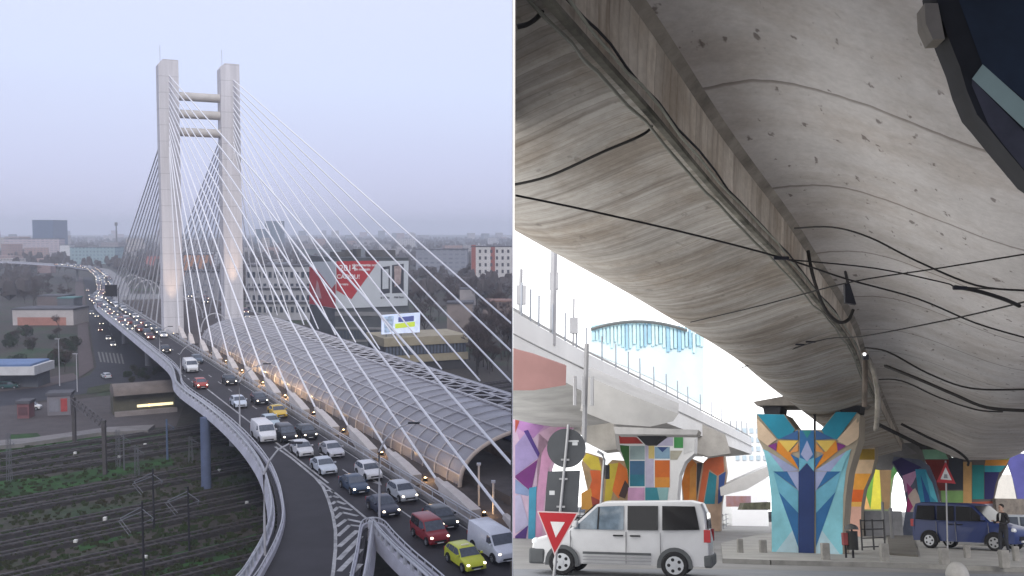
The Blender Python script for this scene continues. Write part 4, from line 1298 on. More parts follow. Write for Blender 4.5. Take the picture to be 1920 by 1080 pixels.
# ------------------------------------------------------------------ trees
BARK = mat((.055, .045, .042), rough=.95, var=.25, scale=1.5)
TWIG = mat((.085, .064, .060), rough=1, var=.3, scale=.6)
LEAF = mat((.035, .060, .028), rough=.9, var=.45, scale=.5)
LEAF2 = mat((.055, .058, .034), rough=.9, var=.45, scale=.5)
def bare_tree(seed, h=11.0):
    rg = random.Random(seed)
    tr = MB(); tips = []
    def grow(p, d, ln, r, lv):
        q = p + d * ln
        mid = p.lerp(q, .5) + V((rg.uniform(-1, 1), rg.uniform(-1, 1), 0)) * ln * .05
        tr.path([p, mid, q], r, 5 if lv < 2 else 3, r * .62)
        if lv >= 4:
            tips.append((q, d)); return
        for k in range(rg.choice((2, 3, 3)) if lv else 4):
            a = rg.uniform(0, 2 * PI); sp = rg.uniform(.35, .75)
            nd = (d + V((math.cos(a), math.sin(a), rg.uniform(-.1, .35))) * sp).normalized()
            grow(p.lerp(q, rg.uniform(.62, 1)), nd, ln * rg.uniform(.58, .8), r * .58, lv + 1)
    grow(V((0, 0, 0)), V((0, 0, 1)), h * .3, h * .018, 0)
    tw = MB()
    for q, d in tips:
        for k in range(7):
            nd = (d + V((rg.uniform(-1, 1), rg.uniform(-1, 1), rg.uniform(-.3, .9))) * .8).normalized()
            e = q + nd * rg.uniform(.6, 1.5); sd = nd.cross(V((rg.uniform(-1, 1), rg.uniform(-1, 1), rg.uniform(-1, 1)))).normalized() * .05
            tw.add([q - sd, q + sd, e], [(0, 1, 2)])
            e2 = q.lerp(e, .6) + V((rg.uniform(-.5, .5), rg.uniform(-.5, .5), rg.uniform(-.2, .5)))
            tw.add([q.lerp(e, .5) - sd * .7, q.lerp(e, .5) + sd * .7, e2], [(0, 1, 2)])
    return tr.mesh('trunk', BARK), tw.mesh('crown', TWIG, fix=False)
def leafy(seed, rx=2.2, h=3.2, n=900):
    rg = random.Random(seed); tw = MB()
    lob = [(V((rg.uniform(-.6, .6) * rx, rg.uniform(-.6, .6) * rx, h * rg.uniform(.35, .8))), rg.uniform(.45, .8)) for _ in range(7)]
    for k in range(n):
        c, r_ = rg.choice(lob)
        v = V((rg.gauss(0, 1), rg.gauss(0, 1), rg.gauss(0, 1))).normalized() * (r_ * rx * rg.uniform(.6, 1) ** .5) * .75
        p = c + v
        if p.z < .1: continue
        a = V((rg.uniform(-1, 1), rg.uniform(-1, 1), rg.uniform(-1, 1))).normalized(); b2 = a.cross(V((rg.uniform(-1, 1), rg.uniform(-1, 1), .3))).normalized()
        s = rg.uniform(.12, .3)
        tw.add([p - a * s, p + b2 * s * .6, p + a * s, p - b2 * s * .6], [(0, 1, 2, 3)])
    tr = MB()
    for k in range(4):
        a = k * 1.7; tr.path([V((0, 0, 0)), V((math.cos(a) * rx * .4, math.sin(a) * rx * .4, h * .6))], .07, 4, .03)
    return tr.mesh('trunk', BARK), tw.mesh('crown', LEAF if seed % 2 else LEAF2, fix=False)
BT = [bare_tree(s) for s in (1, 2, 3, 4)]
BU = [leafy(s) for s in (11, 12, 13)]
def plant(kind, p, sc, label, group, name='bare_tree', cat='tree'):
    tm, cm = kind
    t = thing(name, label, cat, p, group=group)
    t.matrix_world = MX.Translation(p) @ MX.Rotation(rnd.uniform(0, 6.28), 4, 'Z') @ MX.Diagonal((sc, sc, sc * rnd.uniform(.9, 1.15), 1))
    for nm, me in (('trunk', tm), ('crown', cm)):
        o = bpy.data.objects.new(nm, me); C.objects.link(o); o.parent = t
for k in range(95):
    y = rnd.uniform(528, 705); x = rnd.uniform(775, 990)
    if y > 640 and x < 880: x = rnd.uniform(880, 975)
    if y < 560: x = rnd.uniform(790, 990)
    q = G(x, y)
    plant(rnd.choice(BT), q, rnd.uniform(.8, 1.35), 'bare brown winter tree in the thicket right of the stay cables', 'bare trees right of the cables')
for k in range(36):
    y = rnd.uniform(505, 575); x = rnd.uniform(10, 140)
    plant(rnd.choice(BT), G(x, y), rnd.uniform(.7, 1.1), 'bare winter tree among the low roofs on the left', 'bare trees among the left roofs')
for k in range(26):
    y = rnd.uniform(620, 700); x = rnd.uniform(14, 140)
    if rnd.random() < .35:
        plant(rnd.choice(BT), G(x, y), rnd.uniform(.45, .7), 'low bare tree in the dark scrub by the pavement', 'trees in the scrub by the pavement')
    else:
        plant(rnd.choice(BU), G(x, y), rnd.uniform(.6, 1.2), 'dark green bush in the scrub by the pavement', 'bushes in the scrub by the pavement', 'bush', 'bush')
for k in range(14):
    plant(rnd.choice(BU), G(rnd.uniform(225, 300), rnd.uniform(695, 722)), rnd.uniform(.35, .6), 'small bush under the flyover edge by the junction', 'bushes under the flyover edge', 'bush', 'bush')
for k in range(30):
    x = rnd.uniform(345, 600); y = rnd.uniform(505, 560)
    plant(rnd.choice(BT), G(x, y), rnd.uniform(.7, 1.2), 'bare tree between the blocks behind the pylon', 'bare trees behind the pylon')
# street lamps over the plaza
for i, (x, yb, yt) in enumerate(((112, 724, 636), (145, 735, 664))):
    q = G(x, yb); h = at(x, yt, q.y).z
    t = thing('street_lamp', ('tall thin lamp post beside the dark scrub', 'tall thin lamp post at the pavement corner')[i], 'street lamp', q)
    mb = MB(); mb.path([q, q + V((0, 0, h))], .13, 6, .08); mb.build('pole', LAMPM, t)
    mb = MB(); mb.box(q + V((-.9, -.15, h)), q + V((.3, .15, h + .15))); mb.build('lamp_head', LAMPM, t)
# far town: rows of roofs and blocks fading into the haze, each one a building
rt = random.Random(21)
TCOL = [(.30, .28, .28), (.24, .22, .23), (.36, .33, .32), (.30, .20, .18), (.20, .22, .24), (.42, .41, .42)]
nb = 0
for k in range(190):
    y = 446 + 70 * rt.random() ** 1.7
    x = rt.uniform(-20, 960)
    if 95 < x < 330 and y > 488: continue
    if x < 140 and y > 505: continue
    wd = rt.uniform(10, 34) if y < 470 else rt.uniform(12, 30)
    q = G(x, y)
    ww = rt.uniform(12, 45); hh_ = rt.choice((5, 7, 9, 12, 15, 20, 26)) if y > 452 else rt.choice((12, 18, 26, 34))
    if y > 490: hh_ = rt.choice((4, 5, 7, 9))
    t = thing('town_building', 'small hazy building among the roofs of the distant town', 'building', q, group='buildings of the distant town')
    t.matrix_world = MX.Translation(q) @ MX.Rotation(rt.uniform(-.5, .5), 4, 'Z'); 
    mb = MB(); mb.box((-ww / 2, 0, -1), (ww / 2, rt.uniform(9, 20), hh_))
    o = mb.build('wall', facade(rt.choice(TCOL), (.10, .105, .13), 4, 3.2, .34), t, origin=V((0, 0, 0)))
    o.location = (0, 0, 0)
    nb += 1
# distant woods as one mass
rt = random.Random(4)
wm = MB()
for k in range(5200):
    Y = rt.uniform(520, 3800) ** 1.0; a = rt.uniform(-.56, .03)
    x = a * Y
    s, t_ = ST(V((x, Y, 0)))
    if 20 < t_ < 95 and s < 1000 and Y < 900: continue
    h = rt.uniform(5, 12)
    c = V((x, Y, 0)); r_ = rt.uniform(2.5, 6)
    pts = []
    for j in range(7):
        an = 2 * PI * j / 7; rr = r_ * rt.uniform(.6, 1.1)
        pts.append(c + V((math.cos(an) * rr, math.sin(an) * rr, h * rt.uniform(.25, .5))))
    top = c + V((rt.uniform(-1, 1), rt.uniform(-1, 1), h))
    mid_ = [p.lerp(V((c.x, c.y, h)), rt.uniform(.3, .5)) + V((0, 0, h * rt.uniform(.25, .42))) for p in pts]
    o_ = len(wm.v); wm.v += pts + [top, c] + mid_
    for j in range(7):
        k2 = (j + 1) % 7
        wm.f.append([o_ + j, o_ + k2, o_ + 9 + k2, o_ + 9 + j]); wm.m.append(0)
        wm.f.append([o_ + 9 + j, o_ + 9 + k2, o_ + 7]); wm.m.append(0)
        if j % 2: wm.f.append([o_ + j, o_ + k2, o_ + 8]); wm.m.append(0)
tag(wm.build('distant_woods', mat((.070, .058, .056), rough=1, var=.35, scale=.05), fix=False), kind='stuff')
# ================================================================== the street under the viaduct (local frame LM)
CLIPR = [((.03, 0, 0), (-1, 0, 0))]      # world plane: this street ends where the flyover view begins
def lbuild(mb, name, m, parent=None, origin=None, **kw):
    return mb.build(name, m, parent, origin, LM if parent is None else None, **kw)
def lthing(name, label, cat, base, group=None):
    return thing(name, label, cat, base, LM, group)
def to_l(co, no):
    return LI @ V(co), LI.to_3x3() @ V(no)
_c, _n = to_l((.03, 0, 0), (-1, 0, 0))
CUT = [(_c, _n)]

# white overcast sky behind this street, wrapping round its open side
m = bpy.data.materials.new('bright_overcast'); m.use_nodes = True
nt = m.node_tree; nt.nodes.remove(nt.nodes['Principled BSDF'])
em = nt.nodes.new('ShaderNodeEmission'); em.inputs[0].default_value = (1, 1, 1, 1); em.inputs[1].default_value = 2.2
nt.links.new(em.outputs[0], nt.nodes['Material Output'].inputs['Surface'])
bk = MB()
bk.prism([V((.004, 9, 2)), V((.008, 9, 2)), V((.02, 124, 2)), V((120, 124, 2)), V((120, 124.1, 2)), V((.004, 124.1, 2))], (0, 0, 86))
bo = tag(bk.build('sky_backdrop', [m, mat((.7, .7, .72), var=0)]), kind='structure')
for p_ in bo.data.polygons:
    if p_.normal.x < -.5 or p_.normal.y > .5 or abs(p_.normal.z) > .5 or (p_.normal.y < -.5 and p_.center.y < 20):
        p_.material_index = 1

# street surface, kerbed pavement
ST_ = mat((.25, .245, .24), rough=.75, var=.18, scale=.5)
PV = mat((.38, .37, .345), rough=.85, var=.18, scale=.8)
def lsheet(name, pts, m, z, kind='structure'):
    mb = MB(); mb.face([V((p.x, p.y, z)) for p in pts])
    return tag(lbuild(mb, name, m, fix=False, clip=CUT), kind=kind)
lsheet('street_surface', [V((-8, 7, 0)), V((40, 7, 0)), V((75, 112, 0)), V((-8, 112, 0))], ST_, GL)
lsheet('street_lane', [lg(-50, 1066), lg(1400, 1068), lg(1910, 1078), lg(2200, 1085), V((24, 8, 0)), V((-6, 8, 0))], mat((.21, .222, .245), rough=.7, var=.15, scale=.6), GL + .006)
pvp = [lg(x, y, GL + .13) for x, y in ((1356, 1047), (1445, 1050), (1700, 1056), (1980, 1066), (2050, 1005), (1700, 1000), (1600, 992), (1430, 1000), (1352, 1018))]
mb = MB(); mb.prism([V((p.x, p.y, GL - .05)) for p in pvp], (0, 0, .18))
tag(lbuild(mb, 'pavement_slab', PV), kind='structure')
mb = MB()
kp = [lg(x, y, GL + .13) for x, y in ((1356, 1047), (1445, 1050), (1700, 1056), (1980, 1066))]
for a, c in zip(kp, kp[1:]):
    d = (c - a).normalized(); n_ = V((d.y, -d.x, 0))
    if n_.y > 0: n_ = -n_
    mb.prism([a + V((0, 0, -.14)), c + V((0, 0, -.14)), c + n_ * .18 + V((0, 0, -.14)), a + n_ * .18 + V((0, 0, -.14))], (0, 0, .145))
tag(lbuild(mb, 'kerb', mat((.27, .265, .25), rough=.85, var=.2, scale=2)), kind='structure')
lsheet('bounce_sheet', [V((-6, 5, 0)), V((30, 5, 0)), V((34, 19.5, 0)), V((-6, 19.5, 0))], mat((.52, .51, .49), rough=.85, var=.1, scale=1), GL + .012)  # unseen pale sheet, added to bounce light up under the viaduct
# raised ramp strip behind the pavement
rpp = [lg(x, y, GL + .14) for x, y in ((1668, 1040), (1722, 1044), (1712, 1000), (1662, 996))]
mb = MB(); mb.prism([V((p.x, p.y, GL + .1)) for p in rpp], (0, 0, .09)); tag(lbuild(mb, 'footpath', mat((.15, .14, .12), rough=.9, var=.2, scale=1)), kind='structure')
isl = [lg(x, y, GL + .12) for x, y in ((1345, 985), (1385, 975), (1420, 968), (1440, 962), (1372, 962), (1340, 970))]
mb = MB(); mb.prism([V((p.x, p.y, GL - .02)) for p in isl], (0, 0, .14)); tag(lbuild(mb, 'traffic_island', PV), kind='structure')

# ------------------------------------------------------------------ concrete of the viaduct
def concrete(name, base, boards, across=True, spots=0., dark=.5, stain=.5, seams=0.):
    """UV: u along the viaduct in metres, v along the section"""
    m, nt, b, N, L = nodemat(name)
    uv = N('ShaderNodeUVMap'); uv.uv_map = 'uv'
    def noise(sx, sy, sc, det=6, rough=.6):
        mp = N('ShaderNodeMapping'); mp.inputs['Scale'].default_value = (sx, sy, 1)
        L(uv.outputs[0], mp.inputs[0])
        n = N('ShaderNodeTexNoise'); n.inputs['Scale'].default_value = sc; n.inputs['Detail'].default_value = det; n.inputs['Roughness'].default_value = rough
        L(mp.outputs[0], n.inputs['Vector']); return n
    col = None
    def mul(a, f, k=1.0):
        x = N('ShaderNodeMix'); x.data_type = 'RGBA'; x.blend_type = 'MULTIPLY'; x.inputs[0].default_value = k
        L(a, x.inputs[6]); L(f, x.inputs[7]); return x.outputs[2]
    n0 = noise(1, 1, .45, 6)
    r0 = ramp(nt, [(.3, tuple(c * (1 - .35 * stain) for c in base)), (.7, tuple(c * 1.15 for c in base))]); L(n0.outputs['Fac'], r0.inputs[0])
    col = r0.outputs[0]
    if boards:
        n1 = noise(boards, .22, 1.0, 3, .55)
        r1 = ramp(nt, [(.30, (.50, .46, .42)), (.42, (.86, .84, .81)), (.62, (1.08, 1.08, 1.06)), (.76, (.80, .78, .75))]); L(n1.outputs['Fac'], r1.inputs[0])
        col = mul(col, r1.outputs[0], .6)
        spb = N('ShaderNodeSeparateXYZ'); L(uv.outputs[0], spb.inputs[0])
        nw = noise(.4, .5, 1, 3)
        ub = N('ShaderNodeMath'); ub.operation = 'MULTIPLY_ADD'; ub.inputs[1].default_value = .25; L(nw.outputs['Fac'], ub.inputs[0]); L(spb.outputs[0], ub.inputs[2])
        us = N('ShaderNodeMath'); us.operation = 'MULTIPLY'; us.inputs[1].default_value = boards; L(ub.outputs[0], us.inputs[0])
        fl = N('ShaderNodeMath'); fl.operation = 'FLOOR'; L(us.outputs[0], fl.inputs[0])
        wn = N('ShaderNodeTexWhiteNoise'); wn.noise_dimensions = '1D'; L(fl.outputs[0], wn.inputs['W'])
        rb1 = ramp(nt, [(0, (.74, .72, .70)), (1, (1.08, 1.07, 1.05))]); L(wn.outputs['Value'], rb1.inputs[0]); col = mul(col, rb1.outputs[0], .7)
        fb_ = N('ShaderNodeMath'); fb_.operation = 'FRACT'; L(us.outputs[0], fb_.inputs[0])
        rb2 = ramp(nt, [(0, (.55, .52, .49)), (.07, (.75, .73, .7)), (.13, (1, 1, 1)), (1, (1, 1, 1))]); L(fb_.outputs[0], rb2.inputs[0]); col = mul(col, rb2.outputs[0], .55)
        n2 = noise(boards * .33, .12, 1.0, 4, .7)
        r2 = ramp(nt, [(.34, (.50, .45, .41)), (.46, (1, 1, 1)), (1, (1, 1, 1))]); L(n2.outputs['Fac'], r2.inputs[0])
        col = mul(col, r2.outputs[0], dark)
    # rusty stains
    n3 = noise(.5, .35, 1.3, 8, .7)
    r3 = ramp(nt, [(.40, (.64, .57, .50)), (.55, (1, 1, 1)), (1, (1, 1, 1))]); L(n3.outputs['Fac'], r3.inputs[0])
    col = mul(col, r3.outputs[0], stain)
    if spots:
        n4 = noise(1.3, 2.8, 1.7, 3, .6)
        r4 = ramp(nt, [(.0, (.22, .2, .19)), (.315, (.35, .32, .31)), (.36, (1, 1, 1)), (1, (1, 1, 1))]); L(n4.outputs['Fac'], r4.inputs[0])
        col = mul(col, r4.outputs[0], spots)
    if seams:
        sp = N('ShaderNodeSeparateXYZ'); L(uv.outputs[0], sp.inputs[0])
        n5 = noise(.6, 1.2, 1, 3)
        a = N('ShaderNodeMath'); a.operation = 'MULTIPLY_ADD'; a.inputs[1].default_value = .16; L(n5.outputs['Fac'], a.inputs[0]); L(sp.outputs[0], a.inputs[2])
        dv = N('ShaderNodeMath'); dv.operation = 'DIVIDE'; dv.inputs[1].default_value = seams; L(a.outputs[0], dv.inputs[0])
        fr = N('ShaderNodeMath'); fr.operation = 'FRACT'; L(dv.outputs[0], fr.inputs[0])
        r5 = ramp(nt, [(0, (.34, .31, .29)), (.014, (.45, .42, .40)), (.028, (1, 1, 1)), (1, (1, 1, 1))]); L(fr.outputs[0], r5.inputs[0])
        col = mul(col, r5.outputs[0], .8)
    n6 = noise(1, 1, 9, 5, .7)
    r6 = ramp(nt, [(.3, (.86, .86, .86)), (.7, (1.1, 1.1, 1.1))]); L(n6.outputs['Fac'], r6.inputs[0])
    col = mul(col, r6.outputs[0], .8)
    L(col, b.inputs['Base Color']); b.inputs['Roughness'].default_value = .92; b.inputs['Specular IOR Level'].default_value = .25
    bp = N('ShaderNodeBump'); bp.inputs['Strength'].default_value = .35; bp.inputs['Distance'].default_value = .03
    L((n1 if boards else n6).outputs['Fac'], bp.inputs['Height']); L(bp.outputs[0], b.inputs['Normal'])
    return m

ZA = 3.7
AP = [(1035, 10), (1130, 116), (1220, 215), (1330, 345), (1400, 420), (1470, 492), (1530, 563), (1570, 610), (1600, 655), (1617, 700)]
arr = [lat(x, y, 1) for x, y in AP]
arr = [p * (ZA / p.z) for p in arr]
d0 = (arr[2] - arr[0]).normalized()
arr = [arr[0] - d0 * 7, arr[0] - d0 * 3] + arr
d1 = V((.395, .919, 0))
arr += [arr[-1] + d1 * 6, arr[-1] + d1 * 14, arr[-1] + d1 * 24, arr[-1] + d1 * 40]
arr = refine(arr, 3)
cum = [0.]
for a, c in zip(arr, arr[1:]): cum.append(cum[-1] + (c - a).length)
lft = []
for i in range(len(arr)):
    d = (arr[min(i + 1, len(arr) - 1)] - arr[max(i - 1, 0)]); d.z = 0; d.normalize()
    lft.append(V((-d.y, d.x, 0)))
def hw(p):
    return max(.5, 1.1 - .026 * p.y)
SECL = [(0, 0), (.22, -.02), (.5, -.09), (.9, -.21), (1.28, -.31), (1.65, -.38), (2.0, -.40), (2.32, -.36), (2.59, -.25), (2.8, -.06), (2.95, .18), (3.04, .5), (3.08, .95), (3.1, 1.6), (3.1, 3.0), (.05, 3.0), (-.0, 2.0)]
def sweep(sec, name, m, parent, closed=False, caps=True, zoff=None):
    vv = [0.]
    s0 = sec(0)
    for (a, b_), (c, e) in zip(s0, s0[1:]): vv.append(vv[-1] + math.hypot(c - a, e - b_))
    rings = []
    for i, p in enumerate(arr):
        rings.append([p + lft[i] * dd + V((0, 0, zz - 0)) for dd, zz in sec(i)])
    mb = MB(); mb.loft(rings, closed, False, uv=lambda ri, j: (cum[ri], vv[j]))
    return lbuild(mb, name, m, parent, smooth=35, clip=CUT)
vd = lthing('viaduct', 'board marked concrete viaduct with a curved belly overhead', 'viaduct', arr[0])
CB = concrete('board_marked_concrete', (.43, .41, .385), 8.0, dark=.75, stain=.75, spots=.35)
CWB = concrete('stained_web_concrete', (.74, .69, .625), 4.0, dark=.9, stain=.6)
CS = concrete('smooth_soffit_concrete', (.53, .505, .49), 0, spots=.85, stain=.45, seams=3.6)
PAT = mat((.34, .31, .27), rough=.9, var=.35, scale=1.5)
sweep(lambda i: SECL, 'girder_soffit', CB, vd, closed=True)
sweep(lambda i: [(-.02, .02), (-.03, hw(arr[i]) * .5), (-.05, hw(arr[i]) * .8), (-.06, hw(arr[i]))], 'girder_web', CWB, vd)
def sec_r(i):
    z = hw(arr[i])
    k = z - .0
    bot = -.66
    def sm(u): return u * u * (3 - 2 * u)
    return [(-.06, z), (-.4, z + .01)] + [(-.5 - 3.5 * k / 16, z - (z - bot) * sm(k / 16)) for k in range(17)] + [ (-5.0, bot), (-6.0, bot + .05), (-6.8, bot + .4), (-7.2, bot + 1.2), (-7.3, 3.2), (0, 3.2), (0, 2.2)]
dk = lthing('viaduct_deck', 'smooth grey deck soffit with dark marks, curving down beside the girder', 'viaduct', arr[0])
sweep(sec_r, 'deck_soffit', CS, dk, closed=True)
# mortar strip at the web top and narrow ledge with conduits along the arris
mb = MB(); mb.loft([[p + lft[i] * -.03 + V((0, 0, hw(p) - .09)), p + lft[i] * -.14 + V((0, 0, hw(p) - .02)), p + lft[i] * -.2 + V((0, 0, hw(p) + .03)), p + lft[i] * -.06 + V((0, 0, hw(p) + .05))] for i, p in enumerate(arr)], True, True)
lbuild(mb, 'joint_strip', PAT, dk, clip=CUT)
mb = MB(); mb.loft([[p + lft[i] * .035 + V((0, 0, .01)), p + lft[i] * .035 + V((0, 0, -.02)), p + lft[i] * -.03 + V((0, 0, -.025)), p + lft[i] * -.035 + V((0, 0, .03))] for i, p in enumerate(arr[:-8])], True, True)
lbuild(mb, 'arris_ledge', mat((.20, .19, .155), rough=.9, var=.5, scale=2.0), vd, clip=CUT)
rg = random.Random(3)
for k, (off, z, r, mt, lab) in enumerate(((-.09, .06, .016, mat((.30, .30, .25), rough=.6, var=.2), 'pale conduit clipped along the lower edge of the girder'), (-.075, .12, .014, DARKM, 'thick black cable running along the lower edge of the girder'), (.05, -.075, .018, mat((.16, .16, .13), rough=.6, var=.2), 'thin grey cable under the ledge of the girder'))):
    mb = MB(); mb.path([p + lft[i] * (off + rg.uniform(-.012, .012)) + V((0, 0, z + rg.uniform(-.03, .03))) for i, p in enumerate(arr[3:-8], 3)], r, 6)
    tag(lbuild(mb, 'conduit', mt, smooth=60, clip=CUT), label=lab, cat='cable', kind='thing')

# ------------------------------------------------------------------ painted pillars
EA = V((.891, -.454, 0)); EG = V((.454, .891, 0))     # across / along the viaduct
_pal = {}
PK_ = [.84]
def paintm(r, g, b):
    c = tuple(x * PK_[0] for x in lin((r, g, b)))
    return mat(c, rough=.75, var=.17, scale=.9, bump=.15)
def mural(name, label, base_px, outline, polys, side_col, depth, face=EG, hz_=GL, group=None, side_polys=None, extra=None, cat='pillar', zdepth=None):
    p0 = lg(*base_px, hz_) if zdepth is None else lat(*base_px, zdepth)
    t = lthing(name, label, cat, p0, group)
    nrm = face
    out = [lpl(x, y, p0, nrm) for x, y in outline]
    mb = MB(); mb.prism(out, nrm * depth)
    lbuild(mb, 'shaft', side_col, t, clip=CUT)
    mats = []; sm = MB()
    for col, px in polys:
        key = paintm(*col)
        if key not in mats: mats.append(key)
        sm.cur = mats.index(key)
        sm.face([lpl(x, y, p0, nrm) - nrm * .012 for x, y in px])
    if polys:
        lbuild(sm, 'mural', mats, t, fix=False, clip=CUT)
    return t, p0
OUT = [(1446, 1044), (1447, 985), (1446, 930), (1441, 885), (1432, 845), (1421, 822), (1418, 776), (1471, 777), (1492, 806), (1540, 806), (1559, 780), (1568, 772), (1606, 773), (1612, 778), (1611, 822), (1602, 850), (1592, 885), (1586, 930), (1582, 985), (1580, 1044)]
LBL = (150, 218, 230); TEAL = (38, 150, 178); NVY = (42, 64, 118); LAV = (176, 184, 222); SKY = (118, 190, 214); MID = (52, 116, 172); ORG = (238, 150, 50); YEL = (246, 208, 100); CRM = (238, 210, 178); MAG = (140, 60, 140); PALE = (192, 222, 232)
def lr(px):          # mirror on the pillar axis x = 1514
    return [(2 * 1513.5 - x, y) for x, y in px]
pol = []
def both(c, px):
    pol.append((c, px)); pol.append((c, lr(px)))
both(LBL, [(1447, 1043), (1447, 985), (1446, 930), (1441, 885), (1432, 845), (1459, 880), (1497, 1020), (1497, 1043)])
both(PALE, [(1449, 1043), (1486, 994), (1497, 1028), (1497, 1043)])
both(MID, [(1460, 922), (1497, 962), (1497, 1026)])
both(SKY, [(1450, 884), (1497, 920), (1497, 962), (1460, 922)])
both(MID, [(1449, 883), (1476, 884), (1496, 918)])
both(LAV, [(1476, 884), (1498, 884), (1498, 922)])
both(LAV, [(1440, 846), (1498, 882), (1470, 884)])
both(LBL, [(1430, 842), (1440, 846), (1470, 884), (1449, 884), (1441, 862)])
both(ORG, [(1459, 826), (1484, 850), (1498, 880), (1456, 846)])
both(YEL, [(1460, 826), (1497, 826), (1478, 848)])
both((232, 160, 90), [(1497, 830), (1497, 846), (1480, 850)])
both(MID, [(1482, 851), (1498, 860), (1498, 878)])
both(MAG, [(1440, 836), (1457, 830), (1456, 846)])
both(CRM, [(1420, 784), (1457, 824), (1440, 836), (1421, 822)])
pol.append((TEAL, [(1420, 776.5), (1470, 777.5), (1491, 806), (1478, 822), (1459, 823)]))
pol.append((TEAL, [(1607, 773.5), (1568, 772.5), (1541, 806), (1550, 822), (1570, 824)]))
pol.append((CRM, [(1611, 790), (1572, 828), (1590, 836), (1608, 824), (1611, 818)]))
both((60, 105, 160), [(1462, 823), (1497, 806.5), (1497, 825)])
pol.append((NVY, [(1498, 1043), (1498, 885), (1514, 869), (1528, 885), (1527, 1043)]))
pol.append((SKY, [(1499, 884), (1513.5, 868), (1527, 884), (1527, 858), (1499, 858)]))
pol.append((MID, [(1500, 807), (1527, 807), (1527, 858), (1513.5, 864), (1500, 858)]))
pol.append((LAV, [(1514, 826), (1525, 852), (1514, 866), (1502, 852)]))
pol.append(((52, 150, 150), [(1505, 807), (1523, 807), (1514, 822)]))
# later entries lie over earlier ones: give each its own 1.2 mm layer
def mural2(*a, **k):
    t, p0 = mural(a[0], a[1], a[2], a[3], [], a[5], a[6], **k)
    nrm = k.get('face', EG)
    mats = []; sm = MB()
    for i, (col, px) in enumerate(a[4]):
        mt = paintm(*col)
        if mt not in mats: mats.append(mt)
        sm.cur = mats.index(mt)
        sm.face([lpl(x, y, p0, nrm) - nrm * (.004 + .002 * i) for x, y in px])
    lbuild(sm, 'mural', mats, t, fix=False, clip=CUT)
    return t, p0
TANS = mat((.42, .36, .27), rough=.8, var=.12, scale=1)
tp, tp0 = mural2('painted_pillar', 'forked pillar painted in pale blue and navy geometric shapes, standing alone on the pavement', (1514, 1044), OUT, pol, TANS, 1.5)
# bearings and the cross head they carry
def onp(x, y, off=0.): return lpl(x, y, tp0, EG) + EG * off
mb = MB(); mb.prism([onp(*p) for p in ((1433, 776), (1462, 777), (1464, 762), (1430, 762))], EG * 1.2); lbuild(mb, 'bearing', DARKM, tp)
mb = MB(); mb.prism([onp(*p) for p in ((1576, 773), (1612, 773), (1614, 759), (1574, 760))], EG * 1.2); lbuild(mb, 'bearing', DARKM, tp)
mb = MB(); mb.path([onp(1524, 808, .4), onp(1524, 762, .4)], .045, 6); lbuild(mb, 'drain_pipe', DARKM, tp)
chd = lthing('transverse_beam', 'flat dark concrete cross head resting on the pale blue forked pillar', 'beam', tp0)
mb = MB(); mb.prism([onp(*p, -.15) for p in ((1414, 754), (1420, 761), (1614, 760), (1624, 752), (1622, 738), (1500, 738))], EG * 2.0); lbuild(mb, 'slab', mat((.20, .18, .16), rough=.9, var=.3, scale=1.2), chd)

PK_[0] = 1.05
# a second striped pillar close behind it
pol = [((205, 186, 160), [(1584, 842), (1640, 842), (1640, 830), (1588, 830)]), ((150, 122, 40), [(1588, 842), (1640, 842), (1640, 862), (1596, 862)]), ((216, 186, 150), [(1596, 862), (1640, 862), (1634, 888), (1592, 888)]), ((236, 164, 62), [(1590, 888), (1633, 888), (1620, 918), (1589, 918)]),
       ((226, 104, 34), [(1589, 918), (1620, 918), (1616, 941), (1588, 941)]), ((240, 184, 90), [(1588, 941), (1616, 941), (1615, 950), (1588, 950)]), ((226, 176, 156), [(1588, 950), (1615, 950), (1614, 1010), (1588, 1010)])]
mural2('painted_pillar', 'striped pillar in orange cream and pink just behind the pale blue one', (1600, 1010), [(1560, 1012), (1614, 1012), (1615, 950), (1620, 918), (1634, 886), (1641, 858), (1641, 832), (1560, 832)], pol, TANS, 1.4)
# grey cross wall between the pillars
mural2('abutment_wall', 'plain grey concrete cap between the striped pillar and the dark mural pillar', (1660, 1003), [(1640, 845), (1642, 785), (1736, 838), (1735, 868), (1722, 862), (1680, 858), (1668, 880), (1642, 880)], [((128, 126, 128), [(1644, 846), (1650, 800), (1720, 850), (1690, 856)])], mat((.21, .205, .205), rough=.9, var=.2, scale=.8), 1.2, cat='wall')
# leaf green pillar
pol = [((100, 150, 52), [(1618, 950), (1640, 872), (1690, 872), (1672, 900), (1667, 952)]), ((206, 196, 60), [(1640, 880), (1650, 880), (1652, 955), (1632, 955)]), ((122, 96, 62), [(1648, 866), (1672, 870), (1668, 955), (1654, 955)]), ((60, 110, 52), [(1672, 870), (1690, 876), (1676, 892), (1670, 900)]), ((208, 160, 96), [(1617, 955), (1620, 915), (1632, 955)])]
mural2('painted_pillar', 'leaf green and yellow rayed pillar standing farthest behind the striped one', (1640, 990), [(1614, 990), (1618, 920), (1636, 870), (1690, 868), (1674, 892), (1668, 930), (1668, 990)], pol, mat((.15, .19, .09), var=.2), 1.3)
